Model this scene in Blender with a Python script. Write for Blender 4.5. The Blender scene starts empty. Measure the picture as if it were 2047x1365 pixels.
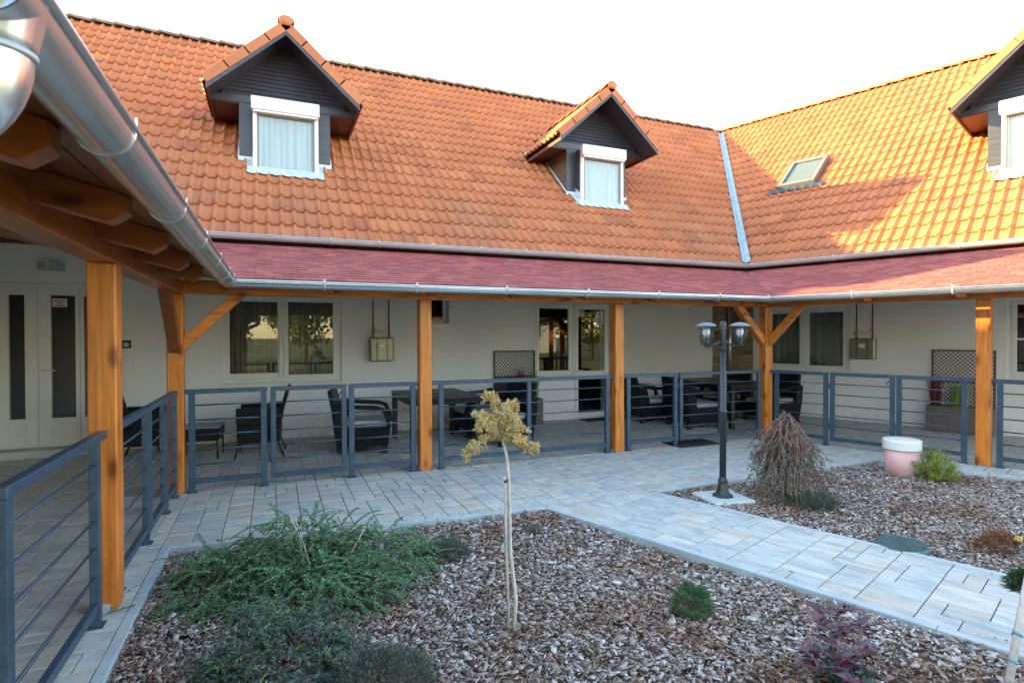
import bpy, bmesh, math, random
import numpy as np
from mathutils import Vector, Matrix, noise
R = math.radians
rng = random.Random(7)
nr = np.random.RandomState(11)
sc = bpy.context.scene
COL = sc.collection

# ------------------------------------------------------------------ camera
CAM_H = 1.55
cam_d = bpy.data.cameras.new('camera')
cam = bpy.data.objects.new('camera', cam_d)
COL.objects.link(cam)
cam_d.sensor_width = 36.0
cam_d.lens = 36.0 * 1133.0 / 2047.0
cam_d.clip_start = 0.05
cam_d.clip_end = 2000
cam_d.dof.use_dof = True
cam_d.dof.focus_distance = 5.6
cam_d.dof.aperture_fstop = 6.5
YAW, PITCH, ROLL = 22.798, -0.596, -0.156
cam.matrix_world = (Matrix.Translation((0, 0, CAM_H)) @ Matrix.Rotation(R(-YAW), 4, 'Z')
                    @ Matrix.Rotation(R(90 + PITCH), 4, 'X') @ Matrix.Rotation(R(ROLL), 4, 'Z'))
sc.camera = cam

# ------------------------------------------------------------------ sky and sun
SUN_DIR = Vector((-2.55, 1.42, 1.0)).normalized()
sun_el = math.asin(SUN_DIR.z)
sun_az = math.atan2(SUN_DIR.x, SUN_DIR.y)       # clockwise from +Y
world = bpy.data.worlds.new('World')
sc.world = world
world.use_nodes = True
wn = world.node_tree
bg = wn.nodes['Background']
sky = wn.nodes.new('ShaderNodeTexSky')
sky.sky_type = 'NISHITA'
sky.sun_disc = False
sky.sun_elevation = sun_el
sky.sun_rotation = sun_az
sky.altitude = 100
sky.air_density = 1.0
sky.dust_density = 0.4
sky.ozone_density = 1.0
wb = wn.nodes.new('ShaderNodeMix'); wb.data_type = 'RGBA'; wb.blend_type = 'MULTIPLY'
wb.inputs[0].default_value = 1.0; wb.inputs[7].default_value = (1.15, 1.03, 0.85, 1)
wn.links.new(sky.outputs[0], wb.inputs[6]); wn.links.new(wb.outputs[2], bg.inputs[0])
bg.inputs[1].default_value = 0.15
sl = bpy.data.lights.new('sun', 'SUN')
sl.energy = 2.6
sl.angle = R(0.53)
sl.color = (1.0, 0.78, 0.30)
sun = bpy.data.objects.new('sun', sl)
COL.objects.link(sun)
sun.rotation_euler = SUN_DIR.to_track_quat('Z', 'Y').to_euler()
vs = sc.view_settings
vs.view_transform = 'Standard'
vs.look = 'None'
vs.gamma = 1.0
vs.use_curve_mapping = False
vs.exposure = 3.0
sc.cycles.use_denoising = True
sc.cycles.max_bounces = 8
sc.cycles.diffuse_bounces = 5
sc.cycles.transparent_max_bounces = 12

# ------------------------------------------------------------------ place constants
YP = 6.412                       # line of the veranda posts along the main wing
XL = -0.888                      # line of the veranda posts along the left wing
XC = 6.856                       # corner post
TH = R(19.56)
RD = Vector((math.sin(TH), -math.cos(TH)))
RN = Vector((math.cos(TH), math.sin(TH)))
FM = Matrix.Translation((0, YP, 0))
FR = Matrix.Translation((XC, YP, 0)) @ Matrix.Rotation(math.atan2(RD.y, RD.x), 4, 'Z')
FL = Matrix.Translation((XL, YP, 0)) @ Matrix.Rotation(R(90), 4, 'Z')
DU, ZU, DRG, ZRG = 2.40, 2.93, 8.207, 8.218      # eave and ridge of main roof
DU2, DRG2 = 2.7135, 9.0765                        # same of right roof
PM = math.atan2(ZRG - ZU, DRG - DU)
PR = math.atan2(ZRG - ZU, DRG2 - DU2)

def corner(D, D2):
    """where the line D behind the main posts meets the line D2 behind the right posts: main x, right s"""
    s = (D2 * RN.y - D) / math.cos(TH)
    return XC + D2 * RN.x + s * RD.x, s

camM = cam.matrix_world.inverted()
def pix(p):
    v = camM @ Vector(p)
    if v.z > -0.05: return None
    return (511.75 + 566.5 * v.x / -v.z, 341.25 - 566.5 * v.y / -v.z, -v.z)
def score(p):
    """rank of a piece: distance if it is in the frame, a large number if not"""
    q = pix(p)
    if q is None: return 1e6
    if -25 < q[0] < 1049 and -25 < q[1] < 707: return q[2]
    return 1e4 + q[2]

# ------------------------------------------------------------------ materials
def mat(name):
    m = bpy.data.materials.new(name)
    m.use_nodes = True
    nt = m.node_tree
    b = nt.nodes['Principled BSDF']
    return m, nt, b
def N(nt, t, **k):
    n = nt.nodes.new(t)
    for a, v in k.items():
        if a.startswith('i_'):
            n.inputs[int(a[2:])].default_value = v
        else: setattr(n, a, v)
    return n
def ramp(nt, fac, stops, interp='LINEAR'):
    r = N(nt, 'ShaderNodeValToRGB')
    r.color_ramp.interpolation = interp
    e = r.color_ramp.elements
    while len(e) < len(stops): e.new(0.5)
    for i, (p, c) in enumerate(stops):
        e[i].position = p; e[i].color = (*c, 1) if len(c) == 3 else c
    nt.links.new(fac, r.inputs[0])
    return r.outputs[0]
def coords(nt, scale=(1, 1, 1), rnd=False, kind='Object'):
    tc = N(nt, 'ShaderNodeTexCoord')
    out = tc.outputs[kind]
    if rnd:
        v = N(nt, 'ShaderNodeVectorMath', operation='ADD')
        nt.links.new(out, v.inputs[0])
        s = N(nt, 'ShaderNodeVectorMath', operation='SCALE')
        s.inputs[0].default_value = (37.0, 53.0, 29.0)
        nt.links.new(rnd_out(nt), s.inputs['Scale'])
        nt.links.new(s.outputs[0], v.inputs[1])
        out = v.outputs[0]
    mp = N(nt, 'ShaderNodeMapping')
    mp.inputs['Scale'].default_value = scale
    nt.links.new(out, mp.inputs[0])
    return mp.outputs[0]
def rnd_out(nt):
    at = N(nt, 'ShaderNodeAttribute', attribute_name='rnd')
    oi = N(nt, 'ShaderNodeObjectInfo')
    a = N(nt, 'ShaderNodeMath', operation='ADD')
    nt.links.new(at.outputs['Fac'], a.inputs[0]); nt.links.new(oi.outputs['Random'], a.inputs[1])
    f = N(nt, 'ShaderNodeMath', operation='FRACT')
    nt.links.new(a.outputs[0], f.inputs[0])
    return f.outputs[0]
def noise_n(nt, vec, scale, detail=4, rough=0.55):
    n = N(nt, 'ShaderNodeTexNoise')
    n.inputs['Scale'].default_value = scale
    n.inputs['Detail'].default_value = detail
    n.inputs['Roughness'].default_value = rough
    nt.links.new(vec, n.inputs['Vector'])
    return n.outputs['Fac']
def mixc(nt, fac, a, b, mode='MIX'):
    m = N(nt, 'ShaderNodeMix', data_type='RGBA', blend_type=mode)
    for sock, v in ((m.inputs[0], fac), (m.inputs[6], a), (m.inputs[7], b)):
        if hasattr(v, 'links'): nt.links.new(v, sock)
        elif isinstance(v, (int, float)): sock.default_value = v
        else: sock.default_value = (*v, 1)
    return m.outputs[2]
def bump(nt, b, h, strength=0.3, dist=0.01):
    n = N(nt, 'ShaderNodeBump')
    n.inputs['Strength'].default_value = strength
    n.inputs['Distance'].default_value = dist
    nt.links.new(h, n.inputs['Height'])
    nt.links.new(n.outputs[0], b.inputs['Normal'])
def simple(name, col, rough=0.5, metal=0.0, var=0.0, bmp=0.0, scale=8.0, spec=None, gscale=(1, 1, 1)):
    m, nt, b = mat(name)
    b.inputs['Roughness'].default_value = rough
    b.inputs['Metallic'].default_value = metal
    if spec is not None: b.inputs['Specular IOR Level'].default_value = spec
    v = coords(nt, gscale)
    n = noise_n(nt, v, scale)
    lo = tuple(c * (1 - var) for c in col); hi = tuple(min(1, c * (1 + var)) for c in col)
    nt.links.new(ramp(nt, n, [(0.3, lo), (0.7, hi)]), b.inputs['Base Color'])
    if bmp: bump(nt, b, noise_n(nt, v, scale * 6, 3), bmp, 0.004)
    return m

def wood(name, axis, c0=(0.42, 0.110, 0.012), c1=(0.78, 0.265, 0.036), rough=0.42, coat=0.15):
    m, nt, b = mat(name)
    s = [9, 9, 9]; s[axis] = 0.8
    v = coords(nt, tuple(s))
    g = noise_n(nt, v, 3.0, 6, 0.6)
    big = noise_n(nt, coords(nt, (1.2, 1.2, 1.2)), 2.0, 3)
    col = ramp(nt, g, [(0.28, c0), (0.5, tuple((a + c) / 2 for a, c in zip(c0, c1))), (0.68, c1)])
    col = mixc(nt, 0.55, col, ramp(nt, big, [(0.3, (0.62, 0.6, 0.58)), (0.7, (1.0, 1.0, 1.0))]), 'MULTIPLY')
    vo = N(nt, 'ShaderNodeTexVoronoi')
    s2 = [7.5, 7.5, 7.5]; s2[axis] = 3.2
    vv = coords(nt, tuple(s2))
    nt.links.new(vv, vo.inputs['Vector']); vo.inputs['Scale'].default_value = 1.0
    k = ramp(nt, vo.outputs['Distance'], [(0.09, (0.22, 0.12, 0.08)), (0.17, (0.5, 0.36, 0.28)), (0.22, (0.85, 0.72, 0.62)), (0.36, (1, 1, 1))])
    col = mixc(nt, 0.85, col, k, 'MULTIPLY')
    nt.links.new(col, b.inputs['Base Color'])
    b.inputs['Roughness'].default_value = rough
    b.inputs['Coat Weight'].default_value = coat
    b.inputs['Coat Roughness'].default_value = 0.25
    bump(nt, b, g, 0.25, 0.004)
    return m

M = {}
M['wood_x'] = wood('stained_wood_along_x', 0)
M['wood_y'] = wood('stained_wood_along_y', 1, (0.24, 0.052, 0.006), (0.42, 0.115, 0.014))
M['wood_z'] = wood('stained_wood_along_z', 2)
M['wood_xd'] = wood('shaded_stained_beam', 0, (0.26, 0.062, 0.008), (0.48, 0.14, 0.018))  # darker copy of the beam wood, left veranda's shade in its colour
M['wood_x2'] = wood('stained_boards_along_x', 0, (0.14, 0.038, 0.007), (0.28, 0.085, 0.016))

def tile_mat():
    m, nt, b = mat('terracotta_tile')
    r = rnd_out(nt)
    base = ramp(nt, r, [(0.0, (0.40, 0.125, 0.052)), (0.12, (0.48, 0.152, 0.058)), (0.8, (0.53, 0.170, 0.062)), (1.0, (0.57, 0.20, 0.078))])
    v = coords(nt, (1, 1, 1), rnd=True)
    n = noise_n(nt, v, 9, 5, 0.65)
    c = mixc(nt, 0.65, base, ramp(nt, n, [(0.3, (0.80, 0.76, 0.74)), (0.6, (1, 1, 1)), (0.8, (1.06, 1.04, 1.0))]), 'MULTIPLY')
    geo = N(nt, 'ShaderNodeNewGeometry')
    sep = N(nt, 'ShaderNodeSeparateXYZ'); nt.links.new(geo.outputs['Position'], sep.inputs[0])
    low = N(nt, 'ShaderNodeMapRange'); low.inputs[1].default_value = 3.0; low.inputs[2].default_value = 5.2
    low.inputs[3].default_value = 0.40; low.inputs[4].default_value = 0.0
    nt.links.new(sep.outputs[2], low.inputs[0])
    # big weathered patches, stronger near the eaves
    wmap = coords(nt, (1, 1, 1)); wt = N(nt, 'ShaderNodeTexNoise'); wt.inputs['Scale'].default_value = 0.55; wt.inputs['Detail'].default_value = 4
    nt.links.new(geo.outputs['Position'], wt.inputs['Vector'])
    pat = ramp(nt, wt.outputs['Fac'], [(0.42, (0, 0, 0)), (0.66, (1, 1, 1))])
    mul = N(nt, 'ShaderNodeMath', operation='MULTIPLY'); nt.links.new(pat, mul.inputs[0]); nt.links.new(low.outputs[0], mul.inputs[1])
    c = mixc(nt, mul.outputs[0], c, (0.27, 0.145, 0.095))
    # pale lichen flecks
    vo = N(nt, 'ShaderNodeTexVoronoi'); vo.inputs['Scale'].default_value = 16
    nt.links.new(geo.outputs['Position'], vo.inputs['Vector'])
    fl = ramp(nt, vo.outputs['Distance'], [(0.05, (1, 1, 1)), (0.11, (0, 0, 0))])
    n3 = N(nt, 'ShaderNodeTexNoise'); n3.inputs['Scale'].default_value = 1.6; nt.links.new(geo.outputs['Position'], n3.inputs['Vector'])
    fm = ramp(nt, n3.outputs['Fac'], [(0.52, (0, 0, 0)), (0.62, (1, 1, 1))])
    a1 = N(nt, 'ShaderNodeMath', operation='MULTIPLY'); nt.links.new(fl, a1.inputs[0]); nt.links.new(fm, a1.inputs[1])
    a2 = N(nt, 'ShaderNodeMath', operation='MULTIPLY'); nt.links.new(a1.outputs[0], a2.inputs[0]); nt.links.new(low.outputs[0], a2.inputs[1])
    c = mixc(nt, a2.outputs[0], c, (0.62, 0.6, 0.58))
    nt.links.new(c, b.inputs['Base Color'])
    b.inputs['Roughness'].default_value = 0.62
    bump(nt, b, noise_n(nt, v, 60, 3), 0.15, 0.003)
    return m
M['tile'] = tile_mat()
M['under'] = simple('roof_underlay', (0.05, 0.035, 0.03), 0.9)
def ridge_mat():
    m, nt, b = mat('weathered_shaded_ridge_tile')  # dark tone holds both lichen and the shadow side of the ridge
    n = noise_n(nt, coords(nt, (1, 1, 1), rnd=True), 7, 5, 0.7)
    nt.links.new(ramp(nt, n, [(0.35, (0.09, 0.075, 0.06)), (0.55, (0.22, 0.13, 0.09)), (0.75, (0.36, 0.15, 0.08))]), b.inputs['Base Color'])
    b.inputs['Roughness'].default_value = 0.8
    return m
M['ridge'] = ridge_mat()
def shingle_mat():
    m, nt, b = mat('red_bitumen_shingle')
    base = ramp(nt, rnd_out(nt), [(0, (0.27, 0.070, 0.068)), (0.5, (0.34, 0.092, 0.088)), (1, (0.41, 0.125, 0.115))])
    v = coords(nt)
    g = noise_n(nt, v, 160, 2)
    c = mixc(nt, 0.35, base, ramp(nt, g, [(0.3, (0.7, 0.7, 0.7)), (0.7, (1.2, 1.15, 1.15))]), 'MULTIPLY')
    n = noise_n(nt, v, 1.3, 4)
    c = mixc(nt, 0.5, c, ramp(nt, n, [(0.3, (0.8, 0.78, 0.78)), (0.7, (1.05, 1.05, 1.05))]), 'MULTIPLY')
    nt.links.new(c, b.inputs['Base Color'])
    b.inputs['Roughness'].default_value = 0.85
    bump(nt, b, g, 0.3, 0.002)
    return m
M['shingle'] = shingle_mat()
def zinc(name, col, rough, dirt=0.25, metal=0.85):
    m, nt, b = mat(name)
    b.inputs['Metallic'].default_value = metal
    v = coords(nt)
    n = noise_n(nt, v, 2.5, 4, 0.55)
    nt.links.new(ramp(nt, n, [(0.3, tuple(c * (1 - dirt) for c in col)), (0.65, col)]), b.inputs['Base Color'])
    nt.links.new(ramp(nt, noise_n(nt, v, 4, 2, 0.5), [(0.3, (rough * 0.9,) * 3), (0.75, (rough * 1.15,) * 3)]), b.inputs['Roughness'])
    return m
M['zinc'] = zinc('galvanised_gutter', (0.76, 0.77, 0.80), 0.24, 0.16, 0.88)
M['zinc_dull'] = zinc('dull_zinc', (0.52, 0.52, 0.54), 0.4, 0.15, 0.25)
M['flash'] = simple('pale_blue_flashing', (0.33, 0.43, 0.48), 0.5, 0.25, 0.2)
M['flash_white'] = simple('light_tin_flashing', (0.60, 0.68, 0.72), 0.45, 0.2, 0.15)
def wall_mat():
    m, nt, b = mat('cream_white_render')
    v = coords(nt)
    n = noise_n(nt, v, 0.9, 4)
    nt.links.new(ramp(nt, n, [(0.3, (0.78, 0.775, 0.78)), (0.7, (0.84, 0.838, 0.845))]), b.inputs['Base Color'])
    b.inputs['Roughness'].default_value = 0.9
    geo = N(nt, 'ShaderNodeNewGeometry'); sp = N(nt, 'ShaderNodeSeparateXYZ'); nt.links.new(geo.outputs['Position'], sp.inputs[0])
    mr = N(nt, 'ShaderNodeMapRange'); mr.inputs[1].default_value = 0.02; mr.inputs[2].default_value = 0.34; mr.inputs[3].default_value = 0.62; mr.inputs[4].default_value = 0.0
    nt.links.new(sp.outputs[2], mr.inputs[0])
    dm_ = N(nt, 'ShaderNodeMath', operation='MULTIPLY'); nt.links.new(mr.outputs[0], dm_.inputs[0]); nt.links.new(ramp(nt, noise_n(nt, v, 9, 5, 0.7), [(0.42, (0, 0, 0)), (0.72, (1, 1, 1))]), dm_.inputs[1])
    cur = b.inputs['Base Color'].links[0].from_socket
    nt.links.new(mixc(nt, dm_.outputs[0], cur, (0.42, 0.38, 0.33)), b.inputs['Base Color'])
    bump(nt, b, noise_n(nt, v, 120, 3), 0.25, 0.002)
    return m
M['wall'] = wall_mat()
M['pvc'] = simple('white_upvc', (0.78, 0.78, 0.77), 0.35, 0, 0.03)
M['steel'] = simple('blue_grey_powder_coat', (0.036, 0.068, 0.108), 0.38, 0.0, 0.22, 0.05, 12)
M['black_iron'] = simple('dark_cast_iron_paint', (0.025, 0.032, 0.038), 0.36, 0, 0.15, 0.1, 20)
M['siding'] = simple('dark_plum_stained_siding', (0.050, 0.047, 0.062), 0.34, 0, 0.35, 0.1, 5, gscale=(0.4, 3, 8))
M['soffit'] = simple('red_brown_soffit', (0.085, 0.028, 0.018), 0.5, 0, 0.3, 0.1, 5)
M['cheek'] = simple('brown_cheek_board', (0.12, 0.07, 0.045), 0.6, 0, 0.35, 0.2, 6, gscale=(1, 0.5, 8))
M['dark'] = simple('black_plastic', (0.012, 0.013, 0.015), 0.5)
M['champagne'] = simple('champagne_meter_box', (0.30, 0.29, 0.225), 0.36, 0.6, 0.1)
M['brass'] = simple('brass_fitting', (0.45, 0.30, 0.10), 0.35, 0.8)
M['pipe_dark'] = simple('dark_gas_pipe', (0.05, 0.035, 0.03), 0.5)
M['concrete'] = simple('pale_concrete', (0.50, 0.52, 0.52), 0.8, 0, 0.10, 0.3, 6)
M['kerb'] = simple('light_concrete_kerb', (0.42, 0.47, 0.49), 0.75, 0, 0.12, 0.3, 7)
def rattan_mat():
    m, nt, b = mat('black_rattan_weave')
    b.inputs['Specular IOR Level'].default_value = 0.3
    b.inputs['Base Color'].default_value = (0.010, 0.012, 0.018, 1)
    b.inputs['Roughness'].default_value = 0.45
    w = N(nt, 'ShaderNodeTexBrick'); w.inputs['Scale'].default_value = 30
    w.inputs['Color1'].default_value = (1, 1, 1, 1); w.inputs['Color2'].default_value = (0.7, 0.7, 0.7, 1); w.inputs['Mortar'].default_value = (0, 0, 0, 1)
    w.inputs['Mortar Size'].default_value = 0.06
    v = coords(nt, (1, 1, 1))
    rot = N(nt, 'ShaderNodeMapping'); rot.inputs['Rotation'].default_value = (R(90), 0, 0.4); nt.links.new(v, rot.inputs[0])
    nt.links.new(rot.outputs[0], w.inputs['Vector'])
    bump(nt, b, w.outputs['Color'], 0.7, 0.006)
    return m
M['rattan'] = rattan_mat()
M['resin'] = simple('dark_resin_table_top', (0.016, 0.015, 0.017), 0.42, 0, 0.2, 0.15, 12)
M['cushion'] = simple('grey_cushion_fabric', (0.42, 0.43, 0.45), 0.9, 0, 0.06, 0.2, 25)
M['planter'] = simple('taupe_planter', (0.135, 0.112, 0.100), 0.6, 0, 0.12)
M['trellis'] = simple('brown_trellis', (0.10, 0.07, 0.055), 0.6)
M['mat'] = simple('black_door_mat', (0.02, 0.02, 0.022), 0.9, 0, 0.2, 0.5, 30)
M['paper'] = simple('white_paper', (0.75, 0.75, 0.75), 0.7)
M['red_print'] = simple('red_print', (0.55, 0.06, 0.06), 0.6)
M['blue_print'] = simple('dark_blue_print', (0.05, 0.07, 0.18), 0.6)
M['pink'] = None
def pipe_mat():
    m, nt, b = mat('pink_pvc_pipe')
    n = noise_n(nt, coords(nt), 3, 4)
    nt.links.new(ramp(nt, n, [(0.35, (0.72, 0.40, 0.38)), (0.65, (0.76, 0.52, 0.50))]), b.inputs['Base Color'])
    b.inputs['Roughness'].default_value = 0.45
    return m
M['pink'] = pipe_mat()
M['lid_green'] = simple('green_grey_plastic_lid', (0.075, 0.125, 0.13), 0.5, 0, 0.2, 0.2)
def glass_mat(name, tint=(1, 1, 1), refl=1.0):
    m, nt, b = mat(name)
    nt.nodes.remove(b)
    out = nt.nodes['Material Output']
    t = N(nt, 'ShaderNodeBsdfTransparent'); t.inputs[0].default_value = (*tint, 1)
    g = N(nt, 'ShaderNodeBsdfGlossy'); g.inputs['Roughness'].default_value = 0.004
    g.inputs['Color'].default_value = (refl, refl, refl, 1)
    f = N(nt, 'ShaderNodeFresnel'); f.inputs['IOR'].default_value = 1.7
    mx = N(nt, 'ShaderNodeMixShader')
    gg = N(nt, 'ShaderNodeNewGeometry'); inv = N(nt, 'ShaderNodeMath', operation='SUBTRACT'); inv.inputs[0].default_value = 1.0
    nt.links.new(gg.outputs['Backfacing'], inv.inputs[1]); fm = N(nt, 'ShaderNodeMath', operation='MULTIPLY')
    nt.links.new(f.outputs[0], fm.inputs[0]); nt.links.new(inv.outputs[0], fm.inputs[1])
    nt.links.new(fm.outputs[0], mx.inputs[0]); nt.links.new(t.outputs[0], mx.inputs[1]); nt.links.new(g.outputs[0], mx.inputs[2])
    nt.links.new(mx.outputs[0], out.inputs[0])
    return m
M['glass'] = glass_mat('window_glass', (0.82, 0.86, 0.86))
M['lamp_glass'] = glass_mat('clear_lamp_glass', (0.95, 0.97, 0.97), 0.8)
def curtain_mat(name, c):
    m, nt, b = mat(name)
    n = noise_n(nt, coords(nt, (14, 14, 0.6)), 1.0, 4)
    nt.links.new(ramp(nt, n, [(0.3, tuple(x * 0.72 for x in c)), (0.7, c)]), b.inputs['Base Color'])
    b.inputs['Roughness'].default_value = 0.95
    return m
M['curtain'] = curtain_mat('white_sheer_curtain', (0.86, 0.88, 0.90))
M['curtain_grey'] = curtain_mat('shaded_room_curtain', (0.30, 0.29, 0.26))  # sheer curtain greyed, the dark interior is put into its colour
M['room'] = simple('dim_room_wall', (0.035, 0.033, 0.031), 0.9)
def paver_mat():
    m, nt, b = mat('shell_limestone_paver')
    r = rnd_out(nt)
    base = ramp(nt, r, [(0.0, (0.40, 0.425, 0.43)), (0.2, (0.47, 0.48, 0.465)), (0.45, (0.54, 0.51, 0.455)), (0.7, (0.45, 0.47, 0.47)), (0.85, (0.50, 0.45, 0.39)), (1.0, (0.53, 0.535, 0.51))])
    v = coords(nt, (2.4, 6.5, 1), rnd=True)
    n = noise_n(nt, v, 1.8, 5, 0.6)
    n2 = noise_n(nt, coords(nt, (1.5, 7.0, 1), rnd=True), 1.1, 3)
    c = mixc(nt, 0.75, base, ramp(nt, n, [(0.33, (0.60, 0.68, 0.75)), (0.5, (1.0, 1.0, 1.0)), (0.66, (1.22, 1.18, 1.10))]), 'MULTIPLY')
    c = mixc(nt, ramp(nt, n2, [(0.5, (0, 0, 0)), (0.75, (0.5, 0.5, 0.5))]), c, (0.48, 0.37, 0.29))
    nt.links.new(c, b.inputs['Base Color'])
    b.inputs['Roughness'].default_value = 0.7
    bump(nt, b, noise_n(nt, coords(nt, rnd=True), 55, 4), 0.25, 0.003)
    return m
M['paver'] = paver_mat()
M['joint'] = simple('dark_joint_sand', (0.13, 0.125, 0.115), 0.95, 0, 0.2)
def bark_mat():
    m, nt, b = mat('bark_chip')
    at = N(nt, 'ShaderNodeAttribute', attribute_name='rnd')
    geo = N(nt, 'ShaderNodeNewGeometry')
    base = ramp(nt, at.outputs['Fac'], [(0.0, (0.10, 0.065, 0.048)), (0.13, (0.20, 0.125, 0.088)), (0.32, (0.30, 0.195, 0.135)), (0.48, (0.38, 0.305, 0.265)), (0.65, (0.52, 0.475, 0.46)), (0.85, (0.66, 0.63, 0.62)), (0.93, (0.33, 0.155, 0.075)), (1.0, (0.66, 0.61, 0.56))])
    w = N(nt, 'ShaderNodeTexNoise'); w.inputs['Scale'].default_value = 1.7; w.inputs['Detail'].default_value = 3
    nt.links.new(geo.outputs['Position'], w.inputs['Vector'])
    brown = ramp(nt, w.outputs['Fac'], [(0.5, (0, 0, 0)), (0.62, (0.75, 0.75, 0.75))])
    dk = mixc(nt, 1.0, base, (0.78, 0.56, 0.44), 'MULTIPLY')
    c = mixc(nt, brown, base, dk)
    f = N(nt, 'ShaderNodeTexNoise'); f.inputs['Scale'].default_value = 90; f.inputs['Detail'].default_value = 3
    nt.links.new(geo.outputs['Position'], f.inputs['Vector'])
    c = mixc(nt, 0.7, c, ramp(nt, f.outputs['Fac'], [(0.3, (0.6, 0.58, 0.56)), (0.65, (1.15, 1.12, 1.12))]), 'MULTIPLY')
    nt.links.new(c, b.inputs['Base Color'])
    b.inputs['Roughness'].default_value = 0.8
    bump(nt, b, f.outputs['Fac'], 0.4, 0.004)
    return m
M['bark'] = bark_mat()
M['soil'] = simple('dark_mulch_base', (0.12, 0.085, 0.065), 0.95, 0, 0.4, 0.8, 20)
def leaf_mat(name, stops, rough=0.45, spec=0.4, trans=0.0):
    m, nt, b = mat(name)
    at = N(nt, 'ShaderNodeAttribute', attribute_name='rnd')
    nt.links.new(ramp(nt, at.outputs['Fac'], stops), b.inputs['Base Color'])
    b.inputs['Roughness'].default_value = rough
    b.inputs['Specular IOR Level'].default_value = spec
    return m
M['leaf_green'] = leaf_mat('small_dark_green_leaf', [(0, (0.035, 0.115, 0.055)), (0.5, (0.078, 0.225, 0.098)), (0.9, (0.14, 0.32, 0.13)), (0.97, (0.17, 0.28, 0.04)), (1, (0.28, 0.16, 0.05))])
M['leaf_deep'] = leaf_mat('deep_green_leaf', [(0, (0.014, 0.050, 0.036)), (0.6, (0.030, 0.095, 0.058)), (0.93, (0.055, 0.14, 0.06)), (1, (0.14, 0.28, 0.02))], 0.3, 0.6)
M['leaf_grey'] = leaf_mat('grey_green_heather', [(0, (0.06, 0.085, 0.068)), (0.6, (0.11, 0.15, 0.125)), (1, (0.20, 0.17, 0.13))], 0.7)
M['leaf_spruce'] = leaf_mat('dwarf_spruce_needle', [(0, (0.05, 0.11, 0.05)), (0.6, (0.12, 0.22, 0.10)), (1, (0.24, 0.36, 0.17))], 0.6)
M['leaf_pine'] = leaf_mat('yellow_green_pine_needle', [(0, (0.11, 0.18, 0.02)), (0.5, (0.27, 0.36, 0.045)), (0.9, (0.42, 0.47, 0.10)), (1, (0.60, 0.50, 0.28))], 0.5)
M['leaf_pine2'] = leaf_mat('dark_pine_needle', [(0, (0.02, 0.05, 0.02)), (0.6, (0.05, 0.11, 0.04)), (1, (0.12, 0.19, 0.07))], 0.5)
M['leaf_gold'] = leaf_mat('gold_conifer_needle', [(0, (0.30, 0.19, 0.08)), (0.3, (0.54, 0.37, 0.13)), (0.6, (0.68, 0.49, 0.15)), (0.8, (0.72, 0.58, 0.27)), (1, (0.45, 0.34, 0.30))], 0.7)
M['leaf_weep'] = leaf_mat('weeping_twig_leaf', [(0, (0.045, 0.075, 0.05)), (0.45, (0.085, 0.12, 0.08)), (0.7, (0.17, 0.14, 0.11)), (0.85, (0.30, 0.075, 0.06)), (1, (0.32, 0.18, 0.15))], 0.6)
M['leaf_purple'] = leaf_mat('purple_mahonia_leaf', [(0, (0.035, 0.014, 0.035)), (0.45, (0.07, 0.024, 0.055)), (0.7, (0.13, 0.018, 0.03)), (1, (0.10, 0.09, 0.15))], 0.3, 0.7)
M['leaf_dry'] = leaf_mat('dry_red_brown_leaf', [(0, (0.09, 0.035, 0.02)), (0.6, (0.22, 0.085, 0.04)), (1, (0.36, 0.17, 0.07))], 0.7)
M['leaf_grassy'] = leaf_mat('upright_green_blade', [(0, (0.10, 0.16, 0.02)), (1, (0.26, 0.33, 0.05))], 0.5)
M['leaf_redblade'] = leaf_mat('upright_red_blade', [(0, (0.10, 0.02, 0.02)), (1, (0.22, 0.05, 0.05))], 0.5)
M['flower'] = simple('yellow_flower', (0.65, 0.42, 0.03), 0.6)
M['stem'] = simple('pale_grey_stem', (0.54, 0.50, 0.48), 0.8, 0, 0.2, 0.5, 18)
M['stake'] = simple('grey_wooden_stake', (0.56, 0.50, 0.46), 0.8, 0, 0.2, 0.4, 18)
M['twig'] = simple('brown_twig', (0.17, 0.11, 0.08), 0.8, 0, 0.3, 0.3, 18)
M['grass'] = simple('lawn', (0.17, 0.17, 0.055), 0.9, 0, 0.4, 0.5, 2)
M['treeleaf'] = leaf_mat('tree_foliage', [(0, (0.05, 0.08, 0.015)), (0.6, (0.16, 0.19, 0.03)), (1, (0.32, 0.27, 0.06))], 0.6)
def stone_mat():
    m, nt, b = mat('brown_cladding_stone')
    base = ramp(nt, rnd_out(nt), [(0, (0.22, 0.155, 0.095)), (0.4, (0.36, 0.27, 0.17)), (0.8, (0.46, 0.38, 0.27)), (1, (0.30, 0.26, 0.20))])
    n = noise_n(nt, coords(nt, (1, 1, 2), rnd=True), 9, 5, 0.7)
    nt.links.new(mixc(nt, 0.7, base, ramp(nt, n, [(0.3, (0.6, 0.6, 0.6)), (0.7, (1.2, 1.2, 1.2))]), 'MULTIPLY'), b.inputs['Base Color'])
    b.inputs['Roughness'].default_value = 0.85
    bump(nt, b, n, 0.6, 0.01)
    return m
M['stone'] = stone_mat()
M['bulb'] = simple('frosted_bulb', (0.8, 0.8, 0.82), 0.25)

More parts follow.
